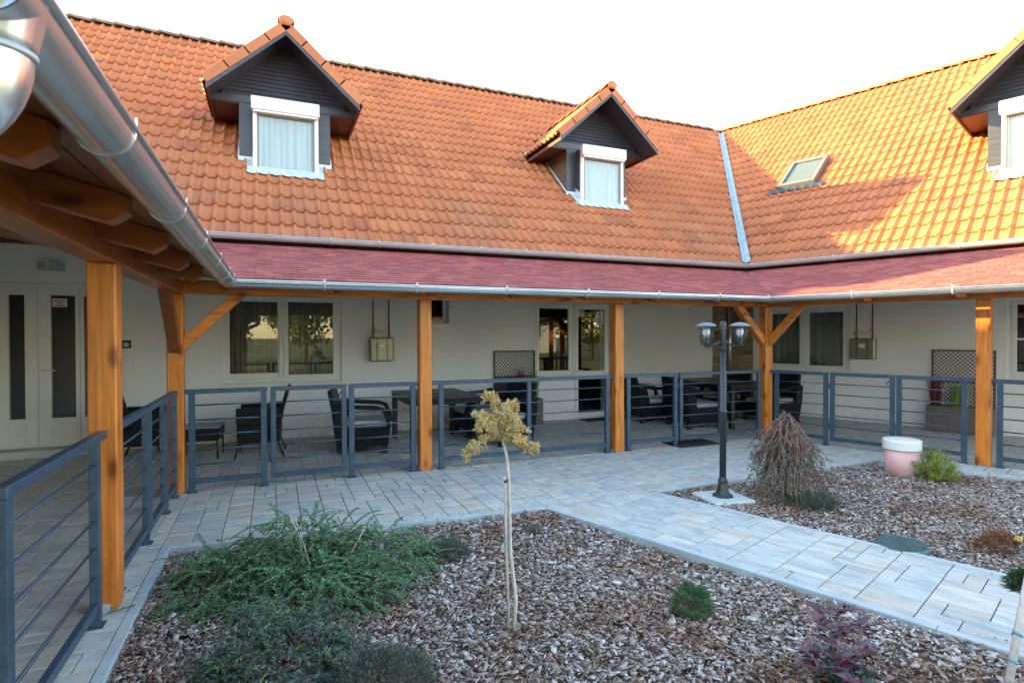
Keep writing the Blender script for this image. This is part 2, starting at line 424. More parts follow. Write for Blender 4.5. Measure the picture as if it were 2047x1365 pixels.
# ------------------------------------------------------------------ builders
class MB:
    def __init__(s): s.v = []; s.f = []; s.sm = []
    def add(s, vs, fs, smooth=False):
        o = len(s.v); s.v += [tuple(v) for v in vs]
        s.f += [tuple(i + o for i in f) for f in fs]; s.sm += [smooth] * len(fs)
        return s
    def box(s, x0, x1, y0, y1, z0, z1, mtx=None):
        v = [(x, y, z) for z in (z0, z1) for y in (y0, y1) for x in (x0, x1)]
        if mtx is not None: v = [mtx @ Vector(p) for p in v]
        return s.add(v, [(0, 2, 3, 1), (4, 5, 7, 6), (0, 1, 5, 4), (2, 6, 7, 3), (0, 4, 6, 2), (1, 3, 7, 5)])
    def quad(s, a, b, c, d): return s.add([a, b, c, d], [(0, 1, 2, 3)])
    def prism(s, poly, vec, mtx=None):
        n = len(poly); vec = Vector(vec)
        v = [Vector(p) for p in poly] + [Vector(p) + vec for p in poly]
        if mtx is not None: v = [mtx @ p for p in v]
        return s.add(v, [tuple(range(n))[::-1], tuple(range(n, 2 * n))] + [(i, (i + 1) % n, (i + 1) % n + n, i + n) for i in range(n)])
    def tube(s, path, r, n=8, cap=True, smooth=True):
        path = [Vector(p) for p in path]; k = len(path)
        rr = r if hasattr(r, '__len__') else [r] * k
        vs = []; up = None
        for i, p in enumerate(path):
            t = (path[min(i + 1, k - 1)] - path[max(i - 1, 0)])
            if t.length < 1e-9: t = Vector((0, 0, 1))
            t.normalize()
            if up is None:
                up = Vector((0, 0, 1)) if abs(t.z) < 0.9 else Vector((1, 0, 0))
            a = up - t * up.dot(t)
            if a.length < 1e-6: a = Vector((1, 0, 0)) - t * t.x
            a.normalize(); up = a; b = t.cross(a)
            for j in range(n):
                w = 2 * math.pi * j / n
                vs.append(p + (a * math.cos(w) + b * math.sin(w)) * rr[i])
        fs = [(i * n + j, i * n + (j + 1) % n, (i + 1) * n + (j + 1) % n, (i + 1) * n + j) for i in range(k - 1) for j in range(n)]
        s.add(vs, fs, smooth)
        if cap:
            o = len(s.v) - k * n
            s.f += [tuple(o + j for j in range(n))[::-1], tuple(o + (k - 1) * n + j for j in range(n))]; s.sm += [False, False]
        return s
    def lathe(s, prof, c=(0, 0, 0), n=20, smooth=True):
        vs = [(c[0] + r * math.cos(2 * math.pi * j / n), c[1] + r * math.sin(2 * math.pi * j / n), c[2] + z) for r, z in prof for j in range(n)]
        k = len(prof)
        fs = [(i * n + j, i * n + (j + 1) % n, (i + 1) * n + (j + 1) % n, (i + 1) * n + j) for i in range(k - 1) for j in range(n)]
        s.add(vs, fs, smooth)
        o = len(s.v) - k * n
        s.f += [tuple(o + j for j in range(n))[::-1], tuple(o + (k - 1) * n + j for j in range(n))]; s.sm += [False, False]
        return s
    def mesh(s, name, m, bevel=0, rnd=None):
        me = bpy.data.meshes.new(name)
        me.from_pydata(s.v, [], s.f); me.update()
        if any(s.sm): me.polygons.foreach_set('use_smooth', s.sm)
        if rnd is not None:
            a = me.attributes.new('rnd', 'FLOAT', 'FACE'); a.data.foreach_set('value', rnd)
        if bevel:
            bm = bmesh.new(); bm.from_mesh(me)
            bmesh.ops.recalc_face_normals(bm, faces=bm.faces)
            es = [e for e in bm.edges if len(e.link_faces) == 2 and e.calc_face_angle(0) > 0.6]
            bmesh.ops.bevel(bm, geom=es, offset=bevel, segments=1, affect='EDGES')
            bm.to_mesh(me); bm.free()
        me.materials.append(m)
        return me
    def build(s, name, m, parent=None, loc=None, bevel=0, rnd=None, mtx=None):
        return link(name, s.mesh(name, m, bevel, rnd), parent, loc, mtx)

def link(name, me, parent=None, loc=None, mtx=None):
    o = bpy.data.objects.new(name, me); COL.objects.link(o)
    if parent is not None: o.parent = parent
    if mtx is not None: o.matrix_local = mtx
    elif loc is not None: o.location = loc
    return o
def thing(name, label, cat, mtx=None, group=None, kind=None):
    o = bpy.data.objects.new(name, None); COL.objects.link(o)
    o.empty_display_size = 0.2
    if mtx is not None: o.matrix_world = mtx
    o['label'] = label; o['category'] = cat
    if group: o['group'] = group
    if kind: o['kind'] = kind
    return o
def T(x, y, z=0, rz=0): return Matrix.Translation((x, y, z)) @ Matrix.Rotation(rz, 4, 'Z')
def struct(o): o['kind'] = 'structure'; return o
def copy_tree(o, parent=None):
    c = o.copy(); COL.objects.link(c)
    if parent is not None: c.parent = parent; c.matrix_local = o.matrix_local.copy()
    for ch in list(o.children): copy_tree(ch, c)
    return c

def np_mesh(name, V, nper, faces, m, rnd, smooth=False):
    """V: (n, nper, 3); faces: list of index tuples within one piece; rnd: (n,)"""
    n = V.shape[0]
    me = bpy.data.meshes.new(name)
    nv = n * nper
    me.vertices.add(nv); me.vertices.foreach_set('co', V.reshape(-1).astype(np.float32))
    lens = [len(f) for f in faces]; flat = np.concatenate([np.array(f) for f in faces])
    loops = (flat[None, :] + (np.arange(n) * nper)[:, None]).reshape(-1)
    me.loops.add(len(loops)); me.loops.foreach_set('vertex_index', loops.astype(np.int32))
    tot = np.tile(np.array(lens), n); st = np.concatenate([[0], np.cumsum(tot)[:-1]])
    me.polygons.add(len(tot)); me.polygons.foreach_set('loop_start', st.astype(np.int32)); me.polygons.foreach_set('loop_total', tot.astype(np.int32))
    me.update(calc_edges=True)
    a = me.attributes.new('rnd', 'FLOAT', 'FACE'); a.data.foreach_set('value', np.repeat(rnd, len(faces)).astype(np.float32))
    if smooth: me.polygons.foreach_set('use_smooth', np.ones(len(tot), dtype=bool))
    me.materials.append(m)
    return me

# ------------------------------------------------------------------ ground
g = MB(); g.quad((-400, -400, -0.12), (400, -400, -0.12), (400, 400, -0.12), (-400, 400, -0.12))
struct(g.build('ground', M['grass']))

def clip_poly(poly, region):
    """clip a 2-D polygon by a convex counter-clockwise region"""
    out = poly
    for i in range(len(region)):
        a = region[i]; b = region[(i + 1) % len(region)]
        ex, ey = b[0] - a[0], b[1] - a[1]
        inp = out; out = []
        if not inp: break
        for j in range(len(inp)):
            p = inp[j]; q = inp[(j + 1) % len(inp)]
            dp = ex * (p[1] - a[1]) - ey * (p[0] - a[0]); dq = ex * (q[1] - a[1]) - ey * (q[0] - a[0])
            if dp >= 0: out.append(p)
            if (dp >= 0) != (dq >= 0):
                t = dp / (dp - dq); out.append((p[0] + (q[0] - p[0]) * t, p[1] + (q[1] - p[1]) * t))
    return out
def area(p): return abs(sum(p[i][0] * p[(i + 1) % len(p)][1] - p[(i + 1) % len(p)][0] * p[i][1] for i in range(len(p)))) / 2
def paver_bits(poly, mb, base_z=0.0, h=0.045, ch=0.004):
    """a stone with a chamfered top edge"""
    n = len(poly); cx = sum(p[0] for p in poly) / n; cy = sum(p[1] for p in poly) / n
    def ins(p, d):
        dx, dy = p[0] - cx, p[1] - cy; l = math.hypot(dx, dy); k = max(0, (l - d * 1.4) / l) if l > 0 else 1
        return (cx + dx * k, cy + dy * k)
    v = [(p[0], p[1], base_z - h) for p in poly] + [(p[0], p[1], base_z - ch) for p in poly] + [(*ins(p, ch), base_z) for p in poly]
    f = [tuple(range(2 * n, 3 * n))] + [(i + k * n, (i + 1) % n + k * n, (i + 1) % n + (k + 1) * n, i + (k + 1) * n) for k in (0, 1) for i in range(n)]
    mb.add(v, f)
    return len(f)
def pave(parent, region, frame, bounds, seed, limit, cell=0.098, sizes=((2, 3), (2, 2), (2, 2), (1, 2), (2, 1), (3, 2), (2, 2), (2, 3)), gap=0.003):
    """lay mixed-size rectangular stones over a convex region given in the frame's own coordinates"""
    rg = random.Random(seed)
    x0, x1, y0, y1 = bounds; nx = int((x1 - x0) / cell) + 1; ny = int((y1 - y0) / cell) + 1
    used = [[False] * nx for _ in range(ny)]
    stones = []
    for j in range(ny):
        for i in range(nx):
            if used[j][i]: continue
            opts = [s for s in sizes if i + s[0] <= nx and j + s[1] <= ny and all(not used[j + b][i + a] for a in range(s[0]) for b in range(s[1]))]
            s = rg.choice(opts) if opts else (1, 1)
            for a in range(s[0]):
                for b in range(s[1]): used[j + b][i + a] = True
            X0, Y0 = x0 + i * cell, y0 + j * cell
            X1, Y1 = X0 + s[0] * cell, Y0 + s[1] * cell
            rect = [(X0 + gap, Y0 + gap), (X1 - gap, Y0 + gap), (X1 - gap, Y1 - gap), (X0 + gap, Y1 - gap)]
            c = clip_poly(rect, region)
            if len(c) >= 3 and area(c) > 0.0012:
                full = abs(area(c) - area(rect)) < 1e-6
                ctr = (sum(p[0] for p in c) / len(c), sum(p[1] for p in c) / len(c))
                stones.append([score(frame @ Vector((*ctr, 0))), full, s, c, ctr])
    stones.sort(key=lambda t: t[0])
    cache = {}; rest = MB(); rr = []
    for k, (sc_, full, s, c, ctr) in enumerate(stones):
        dz = rg.uniform(-0.0015, 0.0015)
        if k < limit and sc_ < 1e4:
            if full:
                if s not in cache:
                    mb = MB(); w, h = s[0] * cell / 2 - gap, s[1] * cell / 2 - gap
                    paver_bits([(-w, -h), (w, -h), (w, h), (-w, h)], mb)
                    cache[s] = mb.mesh('paver', M['paver'])
                me = cache[s]
            else:
                mb = MB(); paver_bits([(p[0] - ctr[0], p[1] - ctr[1]) for p in c], mb); me = mb.mesh('paver', M['paver'])
            o = link('paver', me, parent)
            o.matrix_local = Matrix.Translation((ctr[0], ctr[1], dz)) @ Matrix.Rotation(rg.uniform(-0.004, 0.004), 4, 'X') @ Matrix.Rotation(rg.uniform(-0.004, 0.004), 4, 'Y')
        else:
            nf = paver_bits(c, rest, dz); rr += [rg.random()] * nf
    if rest.f:
        o = rest.build('far_paver', M['paver'], parent, rnd=rr); o['kind'] = 'stuff'

# the corners of the courtyard paving
P_L = (-0.775, 4.86); P_M = (2.28, 4.625); P_N = (3.47, 4.655); P_R = (7.06, 4.785)
wc = corner(2.9, 2.9)[0]
def bedded(name, poly, frame, z=-0.012):
    mb = MB(); mb.add([(p[0], p[1], z) for p in poly], [tuple(range(len(poly)))])
    o = mb.build(name, M['joint']); o.matrix_world = frame; return struct(o)
I4 = Matrix.Identity(4)
regT = [P_L, P_M, P_N, P_R, (wc + 0.02, YP + 2.88), (-0.775, YP + 2.88)]
regT = [(-0.775, 4.86), (2.28, 4.625), (3.47, 4.655), (7.06, 4.785), (wc, YP + 2.88), (-0.775, YP + 2.88)]
terr = bedded('terrace_paving', regT, I4)
pave(terr, regT, I4, (-0.775, 9.2, 4.6, 9.35), 3, 300)
regL = [(-3.75, -2.5), (-0.775, -2.5), (-0.775, YP + 2.88), (-3.75, YP + 2.88)]
left_floor = bedded('left_veranda_paving', regL, I4)
pave(left_floor, regL, I4, (-0.775 - 32 * 0.098, -0.775, -2.5, 9.35), 4, 260)
# path between the beds, in the right wing's frame (local x = s, local y = D)
FRi = FR.inverted()
def toR(x, y): p = FRi @ Vector((x, y, 0)); return (p.x, p.y)
a1 = toR(2.28, 4.625); a2 = toR(3.47, 4.655)
regP = [(a1[0], -4.90), (9.0, -4.90), (9.0, -3.84), (a2[0], -3.84)]
path = bedded('garden_path', regP, FR)
pave(path, regP, FR, (-0.1, 9.0, -4.94, -3.8), 5, 300, cell=0.098, sizes=((3, 2), (3, 3), (3, 2), (2, 2), (2, 3), (3, 1), (2, 1), (1, 2)))
b1 = toR(7.06, 4.785); b2 = toR(wc, YP + 2.88)
regV = [(b1[0], -0.36), (8.0, -0.36), (8.0, 2.87), (b2[0], 2.87)]
rfloor = bedded('right_veranda_paving', regV, FR)
pave(rfloor, regV, FR, (-2.1, 8.0, -0.4, 2.9), 6, 260)

# kerbs
def kerb_run(name, pts, w, label_side=1, seg=1.0):
    """edging stones along a polyline, each about a metre long"""
    par = thing(name, *KL[name])
    for (ax, ay), (bx, by) in zip(pts, pts[1:]):
        L = math.hypot(bx - ax, by - ay); n = max(1, round(L / seg)); ang = math.atan2(by - ay, bx - ax)
        for i in range(n):
            l0, l1 = L * i / n + 0.002, L * (i + 1) / n - 0.002
            mb = MB(); mb.box(l0, l1, 0, w, -0.10, 0.006 + rng.uniform(-.001, .001))
            o = mb.build('edging_stone', M['kerb'], par, bevel=0.004)
            o.matrix_local = T(ax, ay, 0, ang)
KL = {
 'long_bed_kerb': ('pale concrete edging round the large mulch bed with the small gold conifer', 'kerb'),
 'far_bed_kerb': ('pale concrete edging round the mulch bed with the lamp and weeping shrub', 'kerb')}
cR = lambda s, D: tuple((FR @ Vector((s, D, 0)))[:2])
q1 = cR(a1[0] + 0.02, -4.90)
kerb_run('long_bed_kerb', [cR(8.5, -4.963), (2.262, 4.552), (-0.72, 4.785), (-0.72, -2.5)][0:1] + [(2.275, 4.56)], 0.0001) if False else None
kb = thing('long_bed_kerb', *KL['long_bed_kerb'])
def kerb_line(par, A, B, w, side):
    ax, ay = A; bx, by = B
    L = math.hypot(bx - ax, by - ay); n = max(1, round(L / 0.98)); ang = math.atan2(by - ay, bx - ax)
    for i in range(n):
        l0, l1 = L * i / n + 0.0015, L * (i + 1) / n - 0.0015
        mb = MB(); mb.box(l0, l1, min(0, side * w), max(0, side * w), -0.10, 0.004 + rng.uniform(-.001, .001))
        o = mb.build('edging_stone', M['kerb'], par, bevel=0.004); o.matrix_local = T(ax, ay, 0, ang)
kerb_line(kb, (-0.772, 4.857), (-0.772, -2.5), 0.058, 1)
kerb_line(kb, (-0.714, 4.848), (2.262, 4.620), 0.058, -1)
kerb_line(kb, cR(a1[0] + 0.03, -4.903), cR(8.8, -4.903), 0.062, -1)
kf = thing('far_bed_kerb', *KL['far_bed_kerb'])
kerb_line(kf, cR(a2[0] + 0.03, -3.838), cR(8.8, -3.838), 0.045, 1)
kerb_line(kf, (3.50, 4.652), (7.05, 4.780), 0.045, -1)
kerb_line(kf, cR(b1[0] + 0.02, -0.37), cR(7.9, -0.37), 0.07, -1)

# ------------------------------------------------------------------ mulch beds
def in_poly(px, py, poly):
    inside = np.zeros(px.shape, bool); n = len(poly); j = n - 1
    for i in range(n):
        xi, yi = poly[i]; xj, yj = poly[j]
        c = ((yi > py) != (yj > py)) & (px < (xj - xi) * (py - yi) / (yj - yi + 1e-12) + xi)
        inside ^= c; j = i
    return inside
bed1 = [(-0.712, -1.5), (-0.712, 4.79), (2.24, 4.56), cR(a1[0] + 0.15, -4.967), cR(6.6, -4.967)]
bed2 = [cR(a2[0] + 0.03, -3.79), (7.0, 4.735), cR(b1[0] + 0.05, -0.44), cR(6.0, -0.44), cR(6.0, -3.79)]
def height(x, y): return -0.035 + 0.018 * np.sin(x * 2.1 + 0.7 * y) * np.cos(1.7 * y - x)
def bed_base(poly):
    mb = MB(); mb.add([(p[0], p[1], -0.062) for p in poly], [tuple(range(len(poly)))[::-1]])
    return struct(mb.build('mulch_soil', M['soil']))
bed_base(bed1); bed_base(bed2)
def chips(name, poly, n, smin, smax, seed, label, extra=None):
    r = np.random.RandomState(seed)
    xs = [p[0] for p in poly]; ys = [p[1] for p in poly]
    pts = []; tot = 0
    while tot < n:
        x = r.uniform(min(xs), max(xs), n * 2); y = r.uniform(min(ys), max(ys), n * 2)
        k = in_poly(x, y, poly)
        # only where the camera, or one a step aside, can see
        dx = x * math.sin(R(YAW)) + y * math.cos(R(YAW)); lx = x * math.cos(R(YAW)) - y * math.sin(R(YAW))
        k &= (dx > 1.6) & (np.abs(lx) < dx * 1.2 + 0.8)
        d = np.maximum(dx, 1.6)
        k &= r.uniform(0, 1, len(x)) < np.clip(2.9 / d, 0.22, 1.0) ** 1.1
        pts.append(np.stack([x[k], y[k], d[k]], 1)); tot += k.sum()
    P = np.concatenate(pts)[:n]
    x, y, d = P.T
    size = (smin + (smax - smin) * r.beta(1.3, 4.5, n)) * np.clip((d / 2.9) ** 0.42, 1, 1.8)
    asp = r.uniform(0.16, 0.7, n)
    th = np.sort((np.arange(6)[None, :] + r.uniform(-0.38, 0.38, (n, 6))) * (2 * math.pi / 6), axis=1)
    rad = r.uniform(0.62, 1.1, (n, 6))
    ux = np.cos(th) * rad * size[:, None]; uy = np.sin(th) * rad * (size * asp)[:, None]
    bend = r.uniform(-0.25, 0.25, n)[:, None] * (ux ** 2) / np.maximum(size, 1e-4)[:, None]
    thick = size * r.uniform(0.07, 0.22, n)
    top = np.stack([ux, uy, bend + thick[:, None] / 2 + r.uniform(-.1, .1, (n, 6)) * thick[:, None]], 2)
    bot = np.stack([ux * 0.93, uy * 0.93, bend - thick[:, None] / 2], 2)
    V = np.concatenate([top, bot], 1)
    yaw = r.uniform(0, 2 * math.pi, n); tx = r.normal(0, 0.30, n); ty = r.normal(0, 0.26, n)
    cz, sz = np.cos(yaw), np.sin(yaw)
    def rotx(V, a): c, s = np.cos(a)[:, None], np.sin(a)[:, None]; return np.stack([V[..., 0], V[..., 1] * c - V[..., 2] * s, V[..., 1] * s + V[..., 2] * c], 2)
    def roty(V, a): c, s = np.cos(a)[:, None], np.sin(a)[:, None]; return np.stack([V[..., 0] * c + V[..., 2] * s, V[..., 1], -V[..., 0] * s + V[..., 2] * c], 2)
    V = roty(rotx(V, tx), ty)
    V = np.stack([V[..., 0] * cz[:, None] - V[..., 1] * sz[:, None], V[..., 0] * sz[:, None] + V[..., 1] * cz[:, None], V[..., 2]], 2)
    z = height(x, y) + r.uniform(-0.012, 0.016, n)
    V[..., 0] += x[:, None]; V[..., 1] += y[:, None]; V[..., 2] += z[:, None]
    rnd = np.clip(r.beta(1.5, 1.25, n), 0, 1)
    faces = [(0, 1, 2, 3, 4, 5)] + [(i, i + 6, (i + 1) % 6 + 6, (i + 1) % 6) for i in range(6)]
    me = np_mesh(name, V, 12, faces, M['bark'], rnd)
    o = link(name, me); o['kind'] = 'stuff'; o['label'] = label; o['category'] = 'mulch'
    return o
chips('bark_mulch', bed1, 57000, 0.005, 0.050, 21, 'grey and brown bark chips filling the large near bed')
chips('bark_mulch', bed2, 33000, 0.008, 0.040, 22, 'bark chips filling the far bed round the lamp and pipe')

def stray(name, n, seed, label):
    r = np.random.RandomState(seed); pts = []
    segs = [((-0.75, -0.0), (-0.75, 4.8)), ((-0.7, 4.9), (2.26, 4.68)), (cR(a1[0], -4.84), cR(5.5, -4.84)), (cR(a2[0], -3.9), cR(5.5, -3.9)), ((3.5, 4.72), (7.0, 4.85))]
    V = np.zeros((n, 4, 3))
    for i in range(n):
        (ax, ay), (bx, by) = segs[r.randint(len(segs))]; u = r.uniform(); x = ax + (bx - ax) * u + r.normal(0, 0.05); y = ay + (by - ay) * u + r.normal(0, 0.05)
        a = r.uniform(0, 6.28); l = r.uniform(0.004, 0.016); w = l * r.uniform(0.25, 0.6); c, s_ = math.cos(a), math.sin(a); z = 0.008
        V[i] = [(x - c * l, y - s_ * l, z), (x + s_ * w, y - c * w, z + 0.002), (x + c * l, y + s_ * l, z + 0.001), (x - s_ * w, y + c * w, z + 0.003)]
    o = link(name, np_mesh(name, V, 4, [(0, 1, 2, 3)], M['bark'], r.uniform(0, 1, n))); o['kind'] = 'stuff'; o['label'] = label; o['category'] = 'mulch'
stray('loose_bark', 420, 23, 'loose bark crumbs scattered on the paving beside the kerbs')

def fallen_leaves(poly, n, seed):
    r = np.random.RandomState(seed); xs = [p[0] for p in poly]; ys = [p[1] for p in poly]
    x = r.uniform(min(xs), max(xs), n * 4); y = r.uniform(min(ys), max(ys), n * 4); k = in_poly(x, y, poly) & (x * 0.387 + y * 0.922 > 1.8)
    x, y = x[k][:n], y[k][:n]; n = len(x); a = r.uniform(0, 6.28, n); l = r.uniform(0.010, 0.024, n); w = l * r.uniform(0.2, 0.5, n); z = height(x, y) + 0.022
    c, s_ = np.cos(a), np.sin(a); up = r.uniform(0.0, 0.012, n)
    V = np.stack([np.stack([x - c * l, y - s_ * l, z + up], 1), np.stack([x + s_ * w, y - c * w, z], 1), np.stack([x + c * l, y + s_ * l, z + up * .6], 1), np.stack([x - s_ * w, y + c * w, z + up * .3], 1)], 1)
    o = link('fallen_leaves', np_mesh('fallen_leaves', V, 4, [(0, 1, 2), (0, 2, 3)], M['leaf_dry'], r.uniform(0.3, 1, n))); o['kind'] = 'stuff'; o['label'] = 'small dry orange-brown leaves lying on the bark'; o['category'] = 'leaves'
fallen_leaves(bed1, 260, 44)

# ------------------------------------------------------------------ roof tiles
TW, TL, TLF = 0.36, 0.41, 0.475          # cover width, exposed length, full length
def tile_mesh():
    mb = MB(); n = 18
    def prof(x):
        u = (x / (TW / 2)) % 1.0
        d = (u - 0.70 + 0.5) % 1.0 - 0.5
        d = d / 0.30 if d < 0 else d / 0.19
        return 0.054 * (0.5 + 0.5 * math.cos(math.pi * d)) if abs(d) < 1 else 0.0025 * (1 - math.cos((abs(d) - 1) * 3))
    top0 = []; top1 = []; bot = []
    for i in range(n + 1):
        x = TW * i / n - (0.010 if i == 0 else 0)
        z = prof(max(x, 0)) - (0.004 if i == 0 else 0)
        top0.append((x, 0, z + 0.037)); top1.append((x, TLF, z + 0.004)); bot.append((x, 0.001, z + 0.012))
    k = n + 1
    mb.v = top0 + top1 + bot
    mb.f = [(i, i + 1, i + 1 + k, i + k) for i in range(n)] + [(i + 2 * k, i + 1 + 2 * k, i + 1, i) for i in range(n)]
    mb.f += [(0, k, 2 * k), (n, 2 * k + n, k + n)]
    mb.sm = [True] * n + [False] * (n + 2)
    return mb
TILE_MB = tile_mesh()
TILE = TILE_MB.mesh('roof_tile', M['tile'])
def lay_tiles(parent, O, X, Tv, x0, x1, t0, t1, frame, clips, keep, limit, seed, name='roof_tile'):
    """O, X, Tv: origin, along-eave and up-slope unit vectors in the parent's space.
       clips: [(px, pt, nx, nt)] half planes in slope coordinates, kept where (x-px)*nx+(t-pt)*nt >= 0"""
    rg = random.Random(seed)
    O, X, Tv = Vector(O), Vector(X), Vector(Tv); Nn = X.cross(Tv)
    cand = []
    for j in range(int((t1 - t0) / TL) + 1):
        t = t0 + j * TL
        if t > t1 - 0.22: break
        for i in range(int(math.ceil((x1 - x0) / TW))):
            x = x0 + i * TW
            cs = []; out = False
            for c in clips:
                ds = [(px_ - c[0]) * c[2] + (pt_ - c[1]) * c[3] for px_, pt_ in ((x, t), (x + TW, t), (x, t + TLF), (x + TW, t + TLF))]
                if max(ds) < 0: out = True; break
                if min(ds) < 0: cs.append(c)
            if out: continue
            P = O + X * (x + TW / 2) + Tv * (t + TL / 2)
            if keep and not keep(P, x + TW / 2, t + TL / 2): continue
            cand.append((score(frame @ P), x, t, cs))
    cand.sort(key=lambda c: c[0])
    rot = Matrix((X, Tv, Nn)).transposed().to_4x4()
    rest = MB(); rr = []
    def clipped(x, t, cs):
        bm = bmesh.new(); bm.from_mesh(TILE)
        for c in cs:
            bmesh.ops.bisect_plane(bm, geom=bm.verts[:] + bm.edges[:] + bm.faces[:], plane_co=(c[0] - x, c[1] - t, 0), plane_no=(c[2], c[3], 0), clear_inner=True)
        me = bpy.data.meshes.new(name); bm.to_mesh(me); bm.free()
        return me
    for k, (s_, x, t, cs) in enumerate(cand):
        Q = O + X * x + Tv * t + Nn * rg.uniform(-0.002, 0.003)
        mtx = Matrix.Translation(Q) @ rot @ Matrix.Rotation(rg.uniform(-0.004, 0.004), 4, 'Z')
        me = TILE if not cs else clipped(x, t, cs)
        if cs and not me.materials: me.materials.append(M['tile'])
        if k < limit and s_ < 1e4:
            if len(me.polygons): link(name, me, parent, mtx=mtx)
        else:
            rest.add([mtx @ v.co for v in me.vertices], [tuple(p.vertices) for p in me.polygons])
            for a, p in enumerate(me.polygons): rest.sm[-len(me.polygons) + a] = p.use_smooth
            rr += [rg.random()] * len(me.polygons)
    if rest.f:
        o = rest.build('far_roof_tile', M['tile'], parent, rnd=rr); o['kind'] = 'stuff'

def ridge_caps(parent, P0, P1, r=0.10, step=0.36, m=None, name='ridge_tile'):
    P0, P1 = Vector(P0), Vector(P1); d = P1 - P0; L = d.length; d.normalize()
    side = d.cross(Vector((0, 0, 1))).normalized(); up = side.cross(d)
    n = int(L / step)
    mb = MB(); k = 7
    for e, (rr_, y, zz) in enumerate(((r * 1.12, 0, 0.020), (r * 0.95, step * 1.12, -0.006))):
        for j in range(k):
            a = math.pi * (0.02 + 0.96 * j / (k - 1))
            mb.v.append((math.cos(a) * rr_ * 1.15, y, math.sin(a) * rr_ * 0.85 + zz))
    for j in range(k):
        a = math.pi * (0.02 + 0.96 * j / (k - 1)); mb.v.append((math.cos(a) * r * 0.95, 0.0, math.sin(a) * r * 0.68 + 0.012))
    mb.f = [(j, j + k, j + 1 + k, j + 1) for j in range(k - 1)] + [(j, j + 1, j + 1 + 2 * k, j + 2 * k) for j in range(k - 1)]
    mb.sm = [True] * (k - 1) + [False] * (k - 1)
    me = mb.mesh(name, m or M['ridge'])
    rot = Matrix((side, d, up)).transposed().to_4x4()
    for i in range(n):
        link(name, me, parent, mtx=Matrix.Translation(P0 + d * (i * step)) @ rot @ Matrix.Rotation(rng.uniform(-.01, .01), 4, 'X'))

# ------------------------------------------------------------------ gutter
def gutter_run(parent, x0, x1, D, z, r, m, k0=0.0, k1=0.0, name='gutter', bead=0.009, outer=-1):
    """half-round gutter along local x at depth D; k: how x at the ends shifts with depth (mitre)"""
    n = 14; mb = MB()
    prof = [(-r * math.cos(math.pi * j / n), -r * math.sin(math.pi * j / n)) for j in range(n + 1)]
    inner = [(a * 0.965, b * 0.965) for a, b in prof][::-1]
    bc = (-r - bead * 0.2, bead * 0.3)
    ring = prof + inner
    def add(ring, smooth=True, closed=True):
        nn = len(ring)
        vs = [(x0 + k0 * a, D + a, z + b) for a, b in ring] + [(x1 + k1 * a, D + a, z + b) for a, b in ring]
        mb.add(vs, [(i, (i + 1) % nn, (i + 1) % nn + nn, i + nn) for i in range(nn)], smooth)
    add(ring)
    add([(bc[0] + bead * math.cos(w), bc[1] + bead * math.sin(w)) for w in [2 * math.pi * i / 8 for i in range(8)]])
    o = mb.build(name, m, parent)
    return o
def gutter_bracket(parent, x, D, z, r, m):
    mb = MB(); n = 12; w = 0.011
    R0, R1 = r * 1.005, r * 1.06
    vs = []
    for j in range(n + 1):
        a = math.pi * (j / n) * 1.0
        for rr_ in (R0, R1):
            for dx in (-w, w): vs.append((x + dx, D - rr_ * math.cos(a), z - rr_ * math.sin(a)))
    fs = []
    for j in range(n):
        o = j * 4
        fs += [(o + 2, o + 3, o + 7, o + 6), (o, o + 4, o + 5, o + 1), (o, o + 2, o + 6, o + 4), (o + 1, o + 5, o + 7, o + 3)]
    mb.add(vs, fs, True)
    mb.box(x - w, x + w, D - r * 1.09, D - r * 1.005, z - 0.002, z + 0.034)
    mb.box(x - w, x + w, D + r * 1.005, D + r * 1.06, z - 0.002, z + 0.02)
    return mb.build('gutter_bracket', m, parent)

# ------------------------------------------------------------------ walls with openings
def wall_mb(x0, x1, y0, y1, z0, z1, holes):
    xs = sorted({x0, x1, *[h[0] for h in holes], *[h[1] for h in holes]})
    mb = MB()
    for a, b in zip(xs, xs[1:]):
        hs = sorted([h for h in holes if h[0] <= a + 1e-6 and h[1] >= b - 1e-6], key=lambda h: h[2])
        z = z0
        for h in hs:
            if h[2] > z: mb.box(a, b, y0, y1, z, h[2])
            z = h[3]
        if z < z1: mb.box(a, b, y0, y1, z, z1)
    # join equal columns visually: remove inner faces
    me_v = {}
    return mb
def clean(o):
    bm = bmesh.new(); bm.from_mesh(o.data)
    bmesh.ops.remove_doubles(bm, verts=bm.verts, dist=1e-5)
    # faces shared twice inside the wall
    seen = {}
    for f in bm.faces:
        k = tuple(sorted((round(v.co.x, 4), round(v.co.y, 4), round(v.co.z, 4)) for v in f.verts)); seen.setdefault(k, []).append(f)
    dead = [f for fs in seen.values() if len(fs) > 1 for f in fs]
    if dead: bmesh.ops.delete(bm, geom=dead, context='FACES')
    bmesh.ops.recalc_face_normals(bm, faces=bm.faces)
    bm.to_mesh(o.data); bm.free(); return o

